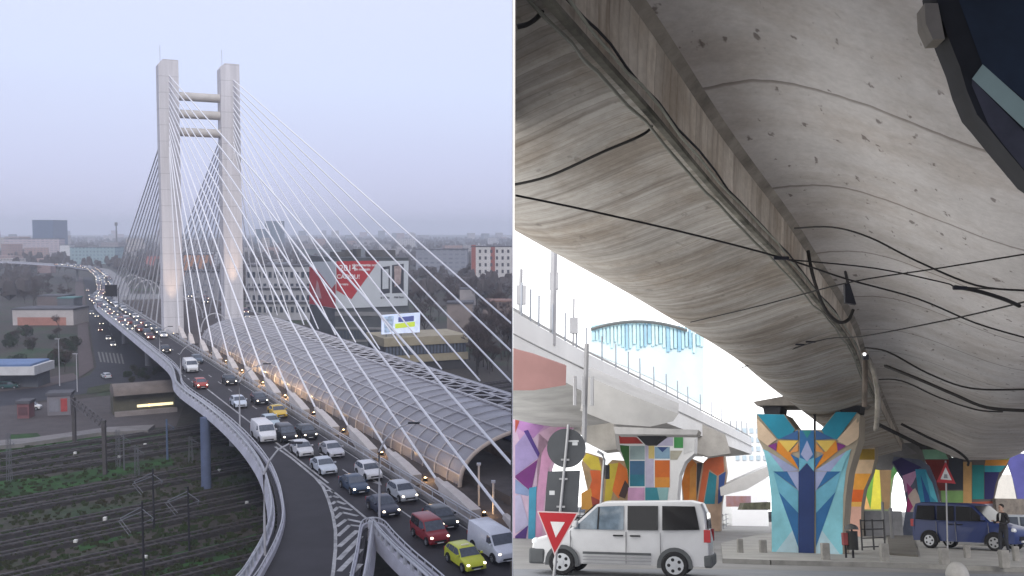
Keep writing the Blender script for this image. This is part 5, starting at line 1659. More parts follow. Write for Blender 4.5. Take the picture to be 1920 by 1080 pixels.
# indigo and pink pillar
pol = [((52, 44, 96), [(1673, 866), (1690, 858), (1728, 876), (1700, 892), (1690, 890)]), ((200, 150, 186), [(1692, 892), (1724, 880), (1712, 905), (1698, 925)]), ((206, 188, 176), [(1703, 925), (1716, 915), (1738, 960), (1704, 960)]), ((168, 70, 130), [(1700, 905), (1712, 918), (1702, 930)]), ((176, 60, 120), [(1702, 930), (1712, 950), (1706, 960), (1700, 960)]),
       ((56, 150, 180), [(1716, 880), (1736, 880), (1760, 945), (1762, 960), (1730, 960), (1722, 925)]), ((40, 86, 150), [(1726, 890), (1742, 930), (1748, 958), (1736, 955)]), ((96, 190, 206), [(1735, 884), (1748, 905), (1760, 945), (1745, 930)])]
mural2('painted_pillar', 'indigo pink and turquoise shard pillar behind the blue van', (1716, 1010), [(1690, 1010), (1700, 945), (1692, 900), (1672, 868), (1676, 856), (1726, 862), (1740, 872), (1752, 900), (1762, 950), (1764, 1010)], pol, mat((.10, .12, .18), var=.2), 1.4)
# broad red, black and teal pillar
pol = [((130, 178, 150), [(1729, 843), (1770, 843), (1778, 861), (1734, 861)]), ((122, 42, 40), [(1734, 862), (1779, 862), (1776, 920), (1762, 920)]), ((52, 56, 66), [(1779, 858), (1806, 858), (1806, 918), (1777, 918)]), ((126, 164, 100), [(1764, 920), (1806, 920), (1806, 944), (1766, 944)]), ((178, 86, 64), [(1768, 944), (1900, 938), (1870, 1005), (1768, 1005)]),
       ((36, 128, 126), [(1823, 872), (1845, 872), (1845, 936), (1823, 936)]), ((36, 36, 92), [(1846, 885), (1874, 885), (1866, 910), (1862, 936), (1846, 936)]), ((150, 178, 92), [(1855, 845), (1898, 845), (1892, 862), (1848, 862)]), ((206, 140, 60), [(1848, 862), (1892, 862), (1886, 873), (1846, 873)]), ((52, 150, 160), [(1846, 873), (1886, 873), (1876, 885), (1846, 885)]), ((176, 172, 190), [(1822, 946), (1868, 944), (1868, 985), (1822, 985)]), ((196, 154, 98), [(1806, 866), (1822, 866), (1822, 950), (1806, 950)])]
bt, bp0 = mural2('painted_pillar', 'broad red green and teal block pillar behind the warning sign', (1800, 1008), [(1762, 1012), (1765, 950), (1754, 900), (1738, 868), (1728, 842), (1772, 842), (1784, 858), (1848, 858), (1856, 842), (1899, 842), (1888, 872), (1872, 900), (1864, 935), (1864, 1012)], pol, mat((.13, .11, .10), var=.2), 1.6)
mb = MB(); q = [lpl(x, y, bp0, EG) for x, y in ((1725, 842), (1902, 842), (1904, 824), (1716, 822))]; mb.prism(q, EG * 2.4); lbuild(mb, 'cross_beam', mat((.05, .05, .05), rough=.9, var=.2), bt)
mb = MB(); q = [lpl(x, y, bp0, EG) for x, y in ((1716, 821.5), (1912, 824), (1915, 800), (1712, 806))]; mb.prism(q, EG * 2.2); lbuild(mb, 'cap_beam', mat((.23, .22, .205), rough=.9, var=.25, scale=.8), bt)
mural2('painted_pillar', 'lavender blue pillar cut by the right side behind the standing person', (1905, 1004), [(1902, 1006), (1906, 935), (1898, 895), (1886, 862), (1894, 850), (1935, 850), (1935, 1006)], [((92, 92, 160), [(1890, 866), (1894, 852), (1935, 852), (1935, 1000), (1910, 1000), (1907, 930)])], mat((.14, .14, .25), var=.2), 1.4)
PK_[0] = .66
# dark mural pier head overhead
pn = V((.25, .93, .28)).normalized()
hp0 = lat(1840, 150, 5.3)
ph = lthing('pier_head', 'dark navy painted pier head overhead with one pale green bar', 'pillar', hp0)
def onh(x, y, off=0.): return lpl(x, y, hp0, pn) + pn * off
mb = MB(); mb.prism([onh(*p) for p in ((1752, -30), (1760, 20), (1780, 75), (1800, 125), (1813, 170), (1832, 215), (1852, 238), (1882, 275), (1945, 350), (2050, 420), (2100, -30))], pn * .45)
lbuild(mb, 'head', mat((.022, .023, .027), rough=.8, var=.3, scale=2), ph)
mats = [mat((.020, .035, .062), rough=.7, var=.3, scale=1.5), mat((.36, .47, .42), rough=.7, var=.12, scale=1.5), mat((.075, .075, .095), rough=.8, var=.3, scale=2.5)]
mb = MB()
for mi, off, px in ((0, .004, ((1790, -20), (1842, 122), (1930, 195), (2060, 250), (2060, -20))), (2, .004, ((1822, 160), (1822, 148), (1935, 262), (2040, 350), (2040, 390), (1942, 345), (1882, 272), (1853, 234))), (1, .008, ((1822, 148), (1842, 121), (2000, 262), (2000, 310), (1912, 234)))):
    mb.cur = mi; mb.face([onh(*p, -off) for p in px])
lbuild(mb, 'mural', mats, ph, fix=False)
mb = MB(); q = [onh(x, y, -.02) for x, y in ((1712, 8), (1725, 45), (1748, 76), (1771, 75), (1757, 8))]
q = [p * ((p.z + .0) / p.z) for p in q]
mb.prism([onh(x, y, -.03) for x, y in ((1732, 8), (1734, 45), (1748, 76), (1770, 75), (1757, 8))], pn * .3); lbuild(mb, 'corbel', mat((.27, .24, .20), rough=.9, var=.2, scale=2), ph)

# ------------------------------------------------------------------ the bright viaduct on the left
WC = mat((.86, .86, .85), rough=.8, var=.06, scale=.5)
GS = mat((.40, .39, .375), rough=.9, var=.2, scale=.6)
lvn = lthing('viaduct', 'bright white viaduct in full daylight curving away on the left', 'viaduct', lat(1100, 700, 30))
zs = 3.9
Lpx = [(940, 570, 648), (1010, 612, 690), (1100, 662, 738), (1200, 712, 775), (1290, 758, 808), (1370, 800, 838), (1410, 822, 852)]
fr = []
for x, yt, yb in Lpx:
    p = lat(x, yb, 1); p = p * (zs / p.z); q = lat(x, yt, p.y)
    fr.append((p, q))
rings = []
for p, q in fr:
    back = V((-6.5, 1.5, 0))
    h = min(q.z, p.z + 2.4)
    rings.append([p, V((p.x, p.y, q.z)), V((p.x, p.y, q.z)) + back * .06, V((p.x, p.y, p.z + .9)) + back * .07, p + back + V((0, 0, .9)), p + back, p + back * .85 + V((0, 0, -.15)), p + back * .35 + V((0, 0, -.2)), p + back * .16 + V((0, 0, -.1))])
mb = MB(); mb.loft(rings, True, True)
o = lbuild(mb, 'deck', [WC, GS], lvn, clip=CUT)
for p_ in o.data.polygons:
    if p_.normal.z < -.1: p_.material_index = 1  # underside shade put into the colour: greyer copy of the sunlit concrete
mb = MB(); mb.path([q + V((-.1, 0, .12)) for p, q in fr], .05, 5); mb.path([q + V((0, 0, -.62)) - V((0, .04, 0)) for p, q in fr], .03, 4); lbuild(mb, 'handrail', mat((.50, .50, .50), var=.1), lvn, clip=CUT)
pm = MB()
for (p, q), (p2, q2) in zip(fr, fr[1:]):
    for k in range(4):
        a = q.lerp(q2, k / 4); pm.path([a, a + V((0, 0, .95))], .03, 4)
tag(lbuild(pm, 'railing_posts', mat((.30, .32, .36), var=.1), lvn, clip=CUT), kind='stuff')
for i, (x, yt, yb, r) in enumerate(((975, 505, 590, .06), (1036, 482, 612, .12), (1074, 560, 650, .04))):
    p = lat(x, yb, 27 + i * 3)
    t = lthing('lamp_post', ('thin grey post at the far left on the white viaduct', 'thick grey lamp post on the white viaduct', 'thin grey post with a short arm on the white viaduct')[i], 'lamp post', p)
    q = lat(x + (4 if i == 1 else 2), yt - (60 if i == 1 else 0), p.y); mb = MB(); mb.path([p + V((0, 0, -.6)), q], r, 6); lbuild(mb, 'pole', mat((.33, .33, .35), var=.1), t, clip=CUT)
    mb = MB(); c = p.lerp(q, .45); mb.box(c - V((.12, .08, .3)), c + V((.16, .08, .25))); lbuild(mb, 'fuse_box', mat((.36, .36, .38), var=.1), t)
# pink and violet pillar
pol = [((222, 176, 218), [(966, 800), (1000, 752), (1050, 752), (1050, 790), (1010, 812), (975, 830)]), ((206, 150, 214), [(966, 800), (985, 770), (1020, 800), (1000, 822)]), ((238, 196, 222), [(1010, 812), (1050, 790), (1035, 880), (1010, 920), (1002, 1010), (1030, 1010), (1030, 830)]),
       ((236, 214, 228), [(1050, 745), (1084, 748), (1083, 792), (1050, 792)]), ((240, 176, 216), [(1050, 792), (1083, 792), (1050, 830), (1028, 880), (1018, 960), (1016, 1012), (1004, 1012), (1006, 930), (1016, 850)]),
       ((196, 92, 74), [(966, 770), (974, 790), (966, 812)]), ((186, 168, 222), [(966, 835), (985, 812), (1010, 858), (966, 892)]), ((92, 62, 150), [(982, 808), (990, 806), (1012, 850), (1009, 858)]), ((134, 56, 140), [(966, 892), (1008, 862), (996, 922), (966, 896)]), ((150, 170, 214), [(966, 898), (996, 922), (990, 930), (966, 925)]),
       ((202, 196, 230), [(966, 930), (976, 926), (992, 985), (966, 1000)]), ((84, 178, 214), [(992, 915), (1006, 912), (1003, 1020), (990, 1020)]), ((94, 58, 140), [(966, 1005), (990, 985), (984, 1022), (966, 1022)])]
pm_, pp0 = mural2('painted_pillar', 'pink and violet pillar at the left behind the round sign back', (1000, 1010), [(940, 1024), (940, 758), (985, 752), (1000, 745), (1084, 747), (1083, 795), (1052, 832), (1036, 880), (1024, 940), (1020, 1024)], pol, mat((.52, .38, .50), var=.12), 1.4, face=V((0, 1, 0)), hz_=GL)
for o in pm_.children:
    pass
mb = MB(); mb.prism([lpl(x, y, pp0, V((0, 1, 0))) for x, y in ((950, 740), (1084, 745), (1084, 735), (950, 728))], (0, 1.2, 0)); lbuild(mb, 'bearing', DARKM, pm_, clip=CUT)
sf = lthing('painted_soffit', 'salmon pink painted underside of the white viaduct above the violet pillar', 'panel', lat(1010, 700, 24))
mb = MB(); mb.prism([lpl(x, y, lat(1010, 700, 24), V((-.25, .9, -.35)).normalized()) for x, y in ((955, 652), (1000, 664), (1062, 686), (1061, 722), (1000, 732), (955, 732))], V((0, .5, .1)))
lbuild(mb, 'panel', mat((.36, .20, .185), rough=.85, var=.12, scale=.8), sf, clip=CUT)
# checkered pillar
pol = [((200, 66, 60), [(1158, 816), (1194, 820), (1206, 832), (1158, 832)]), ((56, 116, 52), [(1158, 834), (1180, 836), (1180, 905), (1176, 880), (1166, 850)]), ((172, 196, 198), [(1181, 836), (1209, 836), (1209, 862), (1181, 862)]), ((70, 118, 158), [(1181, 864), (1209, 864), (1209, 890), (1181, 890)]), ((46, 132, 156), [(1181, 890), (1209, 890), (1209, 912), (1181, 912)]), ((216, 166, 204), [(1178, 914), (1209, 914), (1209, 955), (1176, 955)]),
       ((206, 200, 226), [(1210, 834), (1226, 834), (1226, 914), (1210, 914)]), ((228, 206, 130), [(1216, 834), (1227, 834), (1227, 860), (1216, 860)]), ((150, 186, 212), [(1228, 838), (1256, 838), (1256, 860), (1228, 860)]), ((48, 78, 140), [(1232, 838), (1253, 838), (1242, 848)]), ((228, 118, 42), [(1228, 863), (1256, 863), (1256, 895), (1228, 895)]), ((236, 158, 62), [(1228, 895), (1256, 895), (1256, 914), (1228, 914)]), ((60, 150, 166), [(1210, 914), (1232, 914), (1240, 955), (1210, 955)]), ((160, 206, 206), [(1232, 914), (1254, 914), (1250, 955), (1240, 955)]),
       ((204, 200, 228), [(1226, 836), (1244, 818), (1262, 818), (1262, 836)]), ((72, 160, 88), [(1264, 820), (1281, 820), (1281, 840), (1264, 840)]), ((236, 236, 236), [(1282, 818), (1303, 820), (1302, 845), (1282, 852)]), ((200, 196, 178), [(1257, 845), (1280, 845), (1270, 862), (1257, 862)])]
mural2('painted_pillar', 'pillar painted in a chequer of green, blue and orange squares, seen over the van roof', (1225, 1012), [(1176, 1012), (1180, 905), (1174, 870), (1160, 845), (1156, 815), (1194, 816), (1210, 834), (1226, 834), (1244, 815), (1303, 815), (1302, 850), (1284, 866), (1274, 890), (1270, 930), (1270, 1012)], pol, mat((.68, .68, .68), var=.06), 1.2, face=V((.3, .95, 0)))
# yellow flame pillar
pol = [((222, 198, 62), [(1092, 862), (1100, 850), (1122, 858), (1128, 882), (1108, 880)]), ((228, 104, 40), [(1106, 882), (1126, 882), (1130, 945), (1112, 945), (1104, 920), (1110, 900)]), ((212, 188, 56), [(1142, 870), (1160, 868), (1154, 900), (1142, 955), (1132, 955), (1136, 905)]), ((232, 120, 36), [(1160, 866), (1176, 880), (1178, 905), (1160, 935), (1148, 920)]), ((66, 42, 40), [(1172, 900), (1180, 912), (1172, 935), (1160, 930)]), ((222, 160, 66), [(1090, 925), (1108, 915), (1114, 955), (1090, 955)]), ((160, 62, 50), [(1108, 930), (1128, 940), (1124, 956), (1112, 956)])]
mural2('painted_pillar', 'forked pillar painted with yellow and orange flames left of the chequered one', (1134, 998), [(1092, 998), (1102, 920), (1090, 868), (1098, 848), (1122, 856), (1132, 880), (1140, 870), (1148, 862), (1172, 864), (1178, 890), (1176, 998)], pol, mat((.30, .20, .10), var=.25), 1.2, face=V((.3, .95, 0)))
# orange and blue pillar
pol = [((238, 140, 40), [(1278, 905), (1288, 870), (1298, 862), (1306, 870), (1304, 945), (1284, 945)]), ((232, 160, 74), [(1294, 880), (1304, 866), (1306, 945), (1292, 945)]), ((224, 112, 66), [(1320, 868), (1334, 856), (1356, 856), (1358, 884), (1345, 892), (1330, 880), (1318, 945), (1308, 945)]), ((44, 150, 170), [(1330, 884), (1344, 892), (1340, 945), (1320, 945)]), ((62, 96, 170), [(1348, 892), (1361, 884), (1354, 940), (1346, 945)]), ((60, 62, 70), [(1307, 868), (1317, 868), (1312, 900), (1306, 940)])]
mural2('painted_pillar', 'orange and turquoise arched pillar right of the chequered one', (1318, 996), [(1282, 996), (1278, 905), (1286, 872), (1298, 860), (1318, 868), (1330, 855), (1358, 855), (1362, 885), (1352, 945), (1350, 996)], pol, mat((.40, .28, .20), var=.2), 1.2, face=V((.3, .95, 0)))
# grey underside, caps and beams between those pillars
def slabpoly(name, label, Z, px, m, ext, cat='beam'):
    p0 = lat(*px[0], Z); t = lthing(name, label, cat, p0)
    mb = MB(); mb.prism([lpl(x, y, p0, V((.3, .95, 0)).normalized()) for x, y in px], V(ext)); lbuild(mb, 'body', m, t, clip=CUT)
slabpoly('cross_beam', 'grey beam and dark bearing gap above the chequered pillar', 37, ((1150, 800), (1310, 806), (1306, 815), (1154, 814)), mat((.42, .41, .40), var=.15), (.4, 1.5, .0))
slabpoly('cross_beam', 'black recess block in the fork of the chequered pillar', 37.6, ((1192, 815), (1250, 815), (1226, 834), (1210, 834)), DARKM, (.2, .6, 0))
slabpoly('soffit_block', 'beige concrete haunch above the flame painted pillar', 40, ((1088, 800), (1150, 792), (1156, 842), (1130, 845), (1096, 828)), mat((.34, .32, .29), var=.15), (.4, 2, .0))
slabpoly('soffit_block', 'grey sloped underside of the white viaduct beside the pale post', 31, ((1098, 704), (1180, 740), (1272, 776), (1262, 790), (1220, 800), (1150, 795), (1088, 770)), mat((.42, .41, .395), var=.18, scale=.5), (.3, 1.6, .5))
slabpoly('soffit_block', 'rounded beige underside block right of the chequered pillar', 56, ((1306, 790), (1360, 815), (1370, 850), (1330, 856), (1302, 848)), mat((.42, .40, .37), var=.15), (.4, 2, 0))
t = lthing('lamp_post', 'pale post standing where the salmon panel meets the grey underside', 'lamp post', lg(1092, 975))
q = lg(1092, 975); mb = MB(); mb.path([lat(1095, 830, 25), lat(1100, 645, 25)], .07, 6); lbuild(mb, 'pole', mat((.32, .32, .33), var=.1), t); mb = MB(); c = lat(1078, 760, 24.8)
for k in range(3): mb.path([c + V((k * .22, 0, 0)), c + V((k * .22, 0, .75))], .05, 5)
lbuild(mb, 'insulator', mat((.45, .45, .46), var=.1), t)

# ------------------------------------------------------------------ buildings and lower roads in the white distance
GLB = mat((.42, .62, .70), rough=.3, var=.1, scale=.2)
def lblock(name, label, x0, x1, yt, Z, depth, m, yb=None, face_m=None):
    a, c = lat(x0, 950, Z), lat(x1, 950, Z); top = lat((x0 + x1) / 2, yt, Z).z
    z0 = GL if yb is None else lat((x0 + x1) / 2, yb, Z).z
    t = lthing(name, label, 'building', V(((a.x + c.x) / 2, Z, z0)))
    mb = MB(); mb.box((a.x, Z, z0), (c.x, Z + depth, top)); lbuild(mb, 'wall', m, t)
    return t, a.x, c.x, z0, top, Z
t, xa, xb, z0, z1, Z = lblock('glass_building', 'pale building with a curved roof and rows of blue glass strips', 1108, 1320, 640, 92, 8, mat((.86, .88, .88), var=.04))
gf = MB(); gf.prism([lat(x, y, 91.8) for x, y in ((1108, 610), (1150, 604), (1200, 603), (1250, 608), (1320, 632), (1320, 760), (1250, 722), (1180, 690), (1108, 660))], (0, .15, 0)); lbuild(gf, 'glass_front', mat(lin((206, 228, 234)), rough=.3, var=.12, scale=.3), t)
rg = random.Random(8)
for k in range(30):
    x = 1110 + k * 7; yt = 604 + 22 * ((x - 1190) / 110) ** 2 * .6; yb = 642 + (x - 1110) * .06 + rg.uniform(-8, 10)
    a = lat(x, yb, 91.6); c = lat(x + rg.uniform(3.2, 5.2), yt, 91.6); mb = MB(); mb.box((a.x, 91.5, a.z), (c.x, 91.9, c.z)); lbuild(mb, 'window_strip', rgb(*rg.choice(((172, 214, 226), (192, 226, 230), (140, 188, 212))), k=1.0, rough=.3, var=.15), t)
mb = MB(); mb.path([lat(x, 603 + 24 * ((x - 1195) / 110) ** 2, 91.2) for x in range(1108, 1300, 12)], .16, 5); lbuild(mb, 'roof_edge', mat((.12, .13, .13), var=.1), t)
t, xa, xb, z0, z1, Z = lblock('apartment_block', 'white apartment block with balconies glaring behind the blue pillar', 1372, 1440, 790, 88, 8, mat((.86, .86, .86), var=.03))
for k in range(4):
    for j in range(5):
        a = lat(1380 + j * 13, 812 + k * 17, 87.9); c = lat(1386 + j * 13, 803 + k * 17, 87.9); mb = MB(); mb.box((a.x, 87.85, a.z), (c.x, 88.02, c.z)); lbuild(mb, 'window', rgb(190, 208, 218, rough=.3, var=.1), t)
t, *_ = lblock('apartment_block', 'pale beige house seen at the right through the arch of the pillars', 1860, 1920, 890, 84, 8, mat((.78, .74, .66), var=.08))
slabpoly('ramp_bridge', 'white concrete ramp descending behind the blue pillar', 66, ((1350, 915), (1380, 900), (1444, 872), (1444, 892), (1400, 918), (1352, 930)), mat((.74, .73, .71), var=.06), (.8, 4, .2), 'bridge')
slabpoly('graffiti_wall', 'low wall with orange and violet graffiti under the white ramp', 60, ((1362, 930), (1408, 930), (1408, 950), (1362, 950)), mat((.42, .30, .40), var=.9, scale=1.0, dirt=(.55, .22, .06)), (.1, .6, 0), 'wall')
slabpoly('hedge', 'dull green hedge strip beyond the grey street', 58, ((1395, 943), (1445, 941), (1445, 956), (1390, 956)), mat((.19, .19, .12), var=.4, scale=3), (.1, 1.4, 0), 'hedge')
t, *_ = lblock('boundary_wall', 'grey boundary wall along the parking under the viaduct', 1620, 1690, 958, 57, 1, mat((.26, .26, .265), var=.2), None)
t['category'] = 'wall'
t, *_ = lblock('timber_fence', 'brown timber fence behind the standing person', 1868, 1925, 935, 60, .4, mat((.24, .205, .17), var=.35, scale=2.5), None)
t['category'] = 'fence'

# ------------------------------------------------------------------ vehicles of the street
van = make_car('mpv', (.54, .54, .55), lit=False, dark_bumper=True, front_glass=mat((.16, .21, .26), rough=.08, var=.35, scale=2.2, spec=.7))  # pale uneven blue stands for sky reflected in the front panes
ev_ = V((.966, -.259, 0)).normalized()
pc = lg(1180, 1083)
q0, q1 = lg(1062, 1081), lg(1290, 1084)
sc = 4.38 / 4.25
# its left side faces us and the nose points left
ang = math.atan2(ev_.y, ev_.x) + PI
ctr = V(((q0.x + q1.x) / 2, (q0.y + q1.y) / 2 + .85, GL))
van.name = 'van'
van.matrix_world = LM @ MX.Translation(ctr) @ MX.Rotation(ang, 4, 'Z') @ MX.Diagonal((sc, 1.0, 1.0, 1))
tag(van, 'white passenger van with dark rear windows passing in front of the pillars', 'van', None, 'thing')
def van_extra(o, kind, col, handle=True, strip=True):
    for s in (-1, 1):
        hwid = half_w(kind, 0, .6)
        if strip:
            mb = MB(); mb.prism([V((.82, s * (hwid + .012), .52)), V((-.78, s * (hwid + .012), .52)), V((-.78, s * (hwid + .012), .575)), V((.82, s * (hwid + .012), .575))], (0, -s * .05, 0)); mb.build('rub_strip', GREYPL, o)
            for z in (.30, .38, .45):
                mb = MB(); mb.prism([V((.82, s * (hwid + .006), z)), V((-.78, s * (hwid + .006), z)), V((-.78, s * (hwid + .006), z + .02)), V((.82, s * (hwid + .006), z + .02))], (0, -s * .05, 0)); mb.build('sill_groove', mat((.30, .30, .31), var=.1), o)
        for x in (-.02, -.42):
            w_ = half_w(kind, x, .96)
            mb = MB(); mb.box((x - .12, s * w_ - .02, .95), (x + .12, s * w_ + .035, .985)) ; mb.build('door_handle', BLACK, o, bevel=.01)
        for x in (1.12, -.2, -1.0):
            w_ = half_w(kind, x, .8)
            mb = MB(); mb.prism([V((x - .006, s * (w_ + .004), .3)), V((x + .006, s * (w_ + .004), .3)), V((x + .006, s * (half_w(kind, x, 1.06) + .004), 1.06)), V((x - .006, s * (half_w(kind, x, 1.06) + .004), 1.06))], (0, -s * .03, 0)); mb.build('door_seam', mat((.16, .16, .165), var=.1), o)
        # quarter pillar of the front side window
        mb = MB(); mb.prism([V((.48, s * (half_w(kind, .48, 1.1) + .014), 1.1)), V((.44, s * (half_w(kind, .44, 1.1) + .014), 1.1)), V((.42, s * (half_w(kind, .42, 1.63) + .014), 1.63)), V((.46, s * (half_w(kind, .46, 1.63) + .014), 1.63))], (0, -s * .02, 0)); mb.build('window_post', BLACK, o)
van_extra(van, 'mpv', None)
bv = make_car('mpv', (.014, .030, .125), lit=False, rough=.5, front_glass=TINT)
q0, q1 = lg(1746, 1034), lg(1868, 1040)
dirv = (q1 - q0).normalized()
ln = (q1 - q0).length
nrm = V((-dirv.y, dirv.x, 0))
sc = ln / 2.64
ctr = (q0 + q1) / 2 + nrm * .86; ctr.z = GL + .13
bv.name = 'van'
bv.matrix_world = LM @ MX.Translation(ctr) @ MX.Rotation(math.atan2(dirv.y, dirv.x), 4, 'Z') @ MX.Diagonal((sc, 1, 1.02, 1))
tag(bv, 'dark blue passenger van parked nose right beside the warning sign', 'van', None, 'thing')
van_extra(bv, 'mpv', None, strip=False)
def parked(px, kind, col, ang, label, z=GL):
    o = make_car(kind, col, lit=False); p = lg(*px, z); o.name = 'car'
    o.matrix_world = LM @ MX.Translation(p) @ MX.Rotation(ang, 4, 'Z')
    tag(o, label, 'car', None, 'thing')
parked((1672, 1000), 'sedan', (.022, .023, .026), -1.2, 'black car parked by the railing left of the blue van')
parked((1697, 1003), 'hatch', (.34, .34, .36), -1.25, 'silver grey car parked right against the blue van')
parked((1640, 980), 'sedan', (.03, .03, .034), -1.2, 'dark car parked farthest back behind the railing')
parked((1925, 1030), 'hatch', (.44, .48, .52), -.35, 'pale blue grey car cut by the right side behind the standing person')
parked((1105, 985), 'hatch', (.45, .46, .47), .2, 'pale car half hidden behind the nose of the white van')

# ------------------------------------------------------------------ signs
POLE = mat((.38, .38, .39), rough=.5, metal=.4, var=.15, scale=2)
SBK = mat((.075, .08, .088), rough=.6, var=.15, scale=1.5)
STK = mat((.60, .61, .62), var=.1)
b0 = lg(1040, 1098); Zs = b0.y
sg = lthing('sign_post', 'leaning post carrying a round and a square sign seen from behind', 'sign post', b0)
mb = MB(); mb.path([lat(1036, 1110, Zs), lat(1066, 796, Zs)], .033, 8); lbuild(mb, 'post', POLE, sg, smooth=60)
def disc(cx, cy, r, y, m, parent, name, th=.012, n=40):
    c = lat(cx, cy, y); k = r * y / F
    mb = MB(); mb.prism([c + V((math.cos(2 * PI * j / n) * k, 0, math.sin(2 * PI * j / n) * k)) for j in range(n)], (0, th, 0)); return lbuild(mb, name, m, parent)
disc(1062, 840, 36, Zs + .05, SBK, sg, 'round_sign')
mb = MB(); mb.prism([lat(x, y, Zs + .05) for x, y in ((1027, 884), (1088, 882), (1083, 962), (1021, 962))], (0, .012, 0)); lbuild(mb, 'square_sign', SBK, sg)
for x, y, w_, h_ in ((1078, 832, 5, 3), (1075, 827, 10, 1.6), (1035, 924, 5, 4)):
    mb = MB(); mb.prism([lat(x + a * w_, y + b_ * h_, Zs + .045) for a, b_ in ((-1, -1), (1, -1), (1, 1), (-1, 1))], (0, .004, 0)); lbuild(mb, 'sticker', STK, sg)
for y in (862, 898, 950):
    c = lat(1066 - (y - 796) * .0955, y, Zs + .015); mb = MB(); mb.box(c - V((.09, .03, .02)), c + V((.09, .03, .02))); lbuild(mb, 'clamp', POLE, sg)
yd = lthing('yield_sign', 'red and white triangular yield sign pointing down before the van nose', 'road sign', b0)
RED = mat(tuple(c * .62 for c in lin((214, 38, 50))), rough=.5, var=.05); WHT = mat((.74, .72, .70), rough=.5, var=.12, scale=4)
Zy = Zs - .06
mb = MB(); mb.prism([lat(x, y, Zy) for x, y in ((1007, 958), (1085, 961), (1040, 1042))], (0, .015, 0)); lbuild(mb, 'border', mat((.62, .50, .50), rough=.5, var=.05), yd)
mb = MB(); mb.prism([lat(x, y, Zy - .004) for x, y in ((1010, 960.5), (1081, 963), (1040, 1037))], (0, .004, 0)); lbuild(mb, 'red_face', RED, yd)
mb = MB(); mb.prism([lat(x, y, Zy - .008) for x, y in ((1032, 978), (1059, 979), (1042, 1008))], (0, .004, 0)); lbuild(mb, 'white_centre', WHT, yd)
wsn = lthing('warning_sign', 'red bordered triangular warning sign on a thin pole before the blue van', 'road sign', lg(1777, 1042))
q = lg(1777, 1042); Zw = q.y
mb = MB(); mb.path([q, lat(1773, 864, Zw)], .028, 6); lbuild(mb, 'pole', POLE, wsn, smooth=60)
mb = MB(); mb.prism([lat(x, y, Zw - .04) for x, y in ((1773, 866), (1792, 907), (1756, 904))], (0, .012, 0)); lbuild(mb, 'red_border', RED, wsn)
mb = MB(); mb.prism([lat(x, y, Zw - .045) for x, y in ((1773, 876), (1784.5, 900.5), (1763.5, 898.5))], (0, .004, 0)); lbuild(mb, 'white_face', WHT, wsn)
mb = MB(); mb.prism([lat(x, y, Zw - .049) for x, y in ((1770.5, 889), (1776, 889.5), (1777, 897), (1769.5, 896.5))], (0, .003, 0)); lbuild(mb, 'symbol', mat((.25, .25, .26), var=.1), wsn)
# traffic light
q = lat(1128, 960, 33)
tl = lthing('traffic_light', 'slim traffic light on a curved white mast before the flame painted pillar', 'traffic light', lg(1126, 985))
mb = MB(); mb.path([lat(1124, 985, 33), lat(1130, 900, 33), lat(1133, 862, 33), lat(1130, 852, 33), lat(1120, 846, 33)], .05, 6); lbuild(mb, 'mast', POLE, tl, smooth=60)
mb = MB(); c0, c1 = lat(1134, 898, 32.9), lat(1142, 872, 32.9); mb.box((c0.x, 32.7, c0.z), (c1.x, 33, c1.z)); lbuild(mb, 'lamp_housing', DARKM, tl, bevel=.02)

# ------------------------------------------------------------------ bollards, bin, railings
BOL = mat((.30, .29, .27), rough=.9, var=.2, scale=4)
for i, (x, yb, yt, wd, lab) in enumerate(((1388, 1036, 1010, 10, 'grey bollard nearest the white van'), (1431, 1036, 1012, 12, 'grey bollard at the left foot of the blue pillar'), (1548, 1049, 1018, 14, 'square grey bollard in front of the blue pillar base'), (1659, 1052, 1019, 14, 'square grey bollard right of the litter bin'), (1771, 1058, 1027, 15, 'square grey bollard at the warning sign pole'), (1814, 1046, 1022, 10, 'short dark bollard before the blue van door'), (1884, 1064, 1031, 15, 'square grey bollard in front of the standing person'), (1906, 1052, 1024, 10, 'dark bollard at the right side'))):
    p = lg(x, yb, GL + .13); h = lat(x, yt, p.y).z - p.z; k = wd * p.y / F / 2
    mb = MB(); mb.box(p - V((k, k, .02)), p + V((k, k, h)))
    tag(lbuild(mb, 'bollard', BOL, origin=p, bevel=.025), lab, 'bollard', 'bollards along the kerb', 'thing')
p = lg(1795, 1080); mb = MB(); mb.ball(p, 20 * p.y / F, 24, 1.25, True)
tag(lbuild(mb, 'bollard', mat((.44, .43, .41), rough=.85, var=.15, scale=3), origin=p, smooth=60), 'pale domed concrete stone at the lower edge', 'bollard', None, 'thing')
bn = lthing('litter_bin', 'black domed litter bin on a post with a small red box beside it', 'litter bin', lg(1600, 1046, GL + .13))
p = lg(1600, 1046, GL + .13); Z = p.y; k = Z / F
mb = MB(); mb.path([p, p + V((0, 0, 60 * k))], .035, 6); mb.path([p + V((-13 * k, 0, 0)), p + V((-13 * k, 0, 30 * k))], .035, 6); lbuild(mb, 'post', DARKM, bn)
mb = MB(); mb.cyl(p + V((0, 0, 14 * k)), (0, 0, 1), 10 * k, 33 * k, 14); lbuild(mb, 'basket', mat((.02, .022, .022), rough=.6, var=.3, scale=6), bn, smooth=40)
mb = MB(); mb.ball(p + V((0, 0, 50 * k)), 12 * k, 16, .8, True); lbuild(mb, 'hood', mat((.10, .10, .10), rough=.6, var=.2), bn, smooth=60)
mb = MB(); mb.box(p + V((-18 * k, -.1, 22 * k)), p + V((-9 * k, .1, 44 * k))); lbuild(mb, 'red_box', mat((.26, .05, .05), var=.2), bn, bevel=.02)
rl_ = lthing('pedestrian_railing', 'dark steel pedestrian railing between the pillar and the parked cars', 'railing', lg(1640, 1036, GL + .13))
mb = MB()
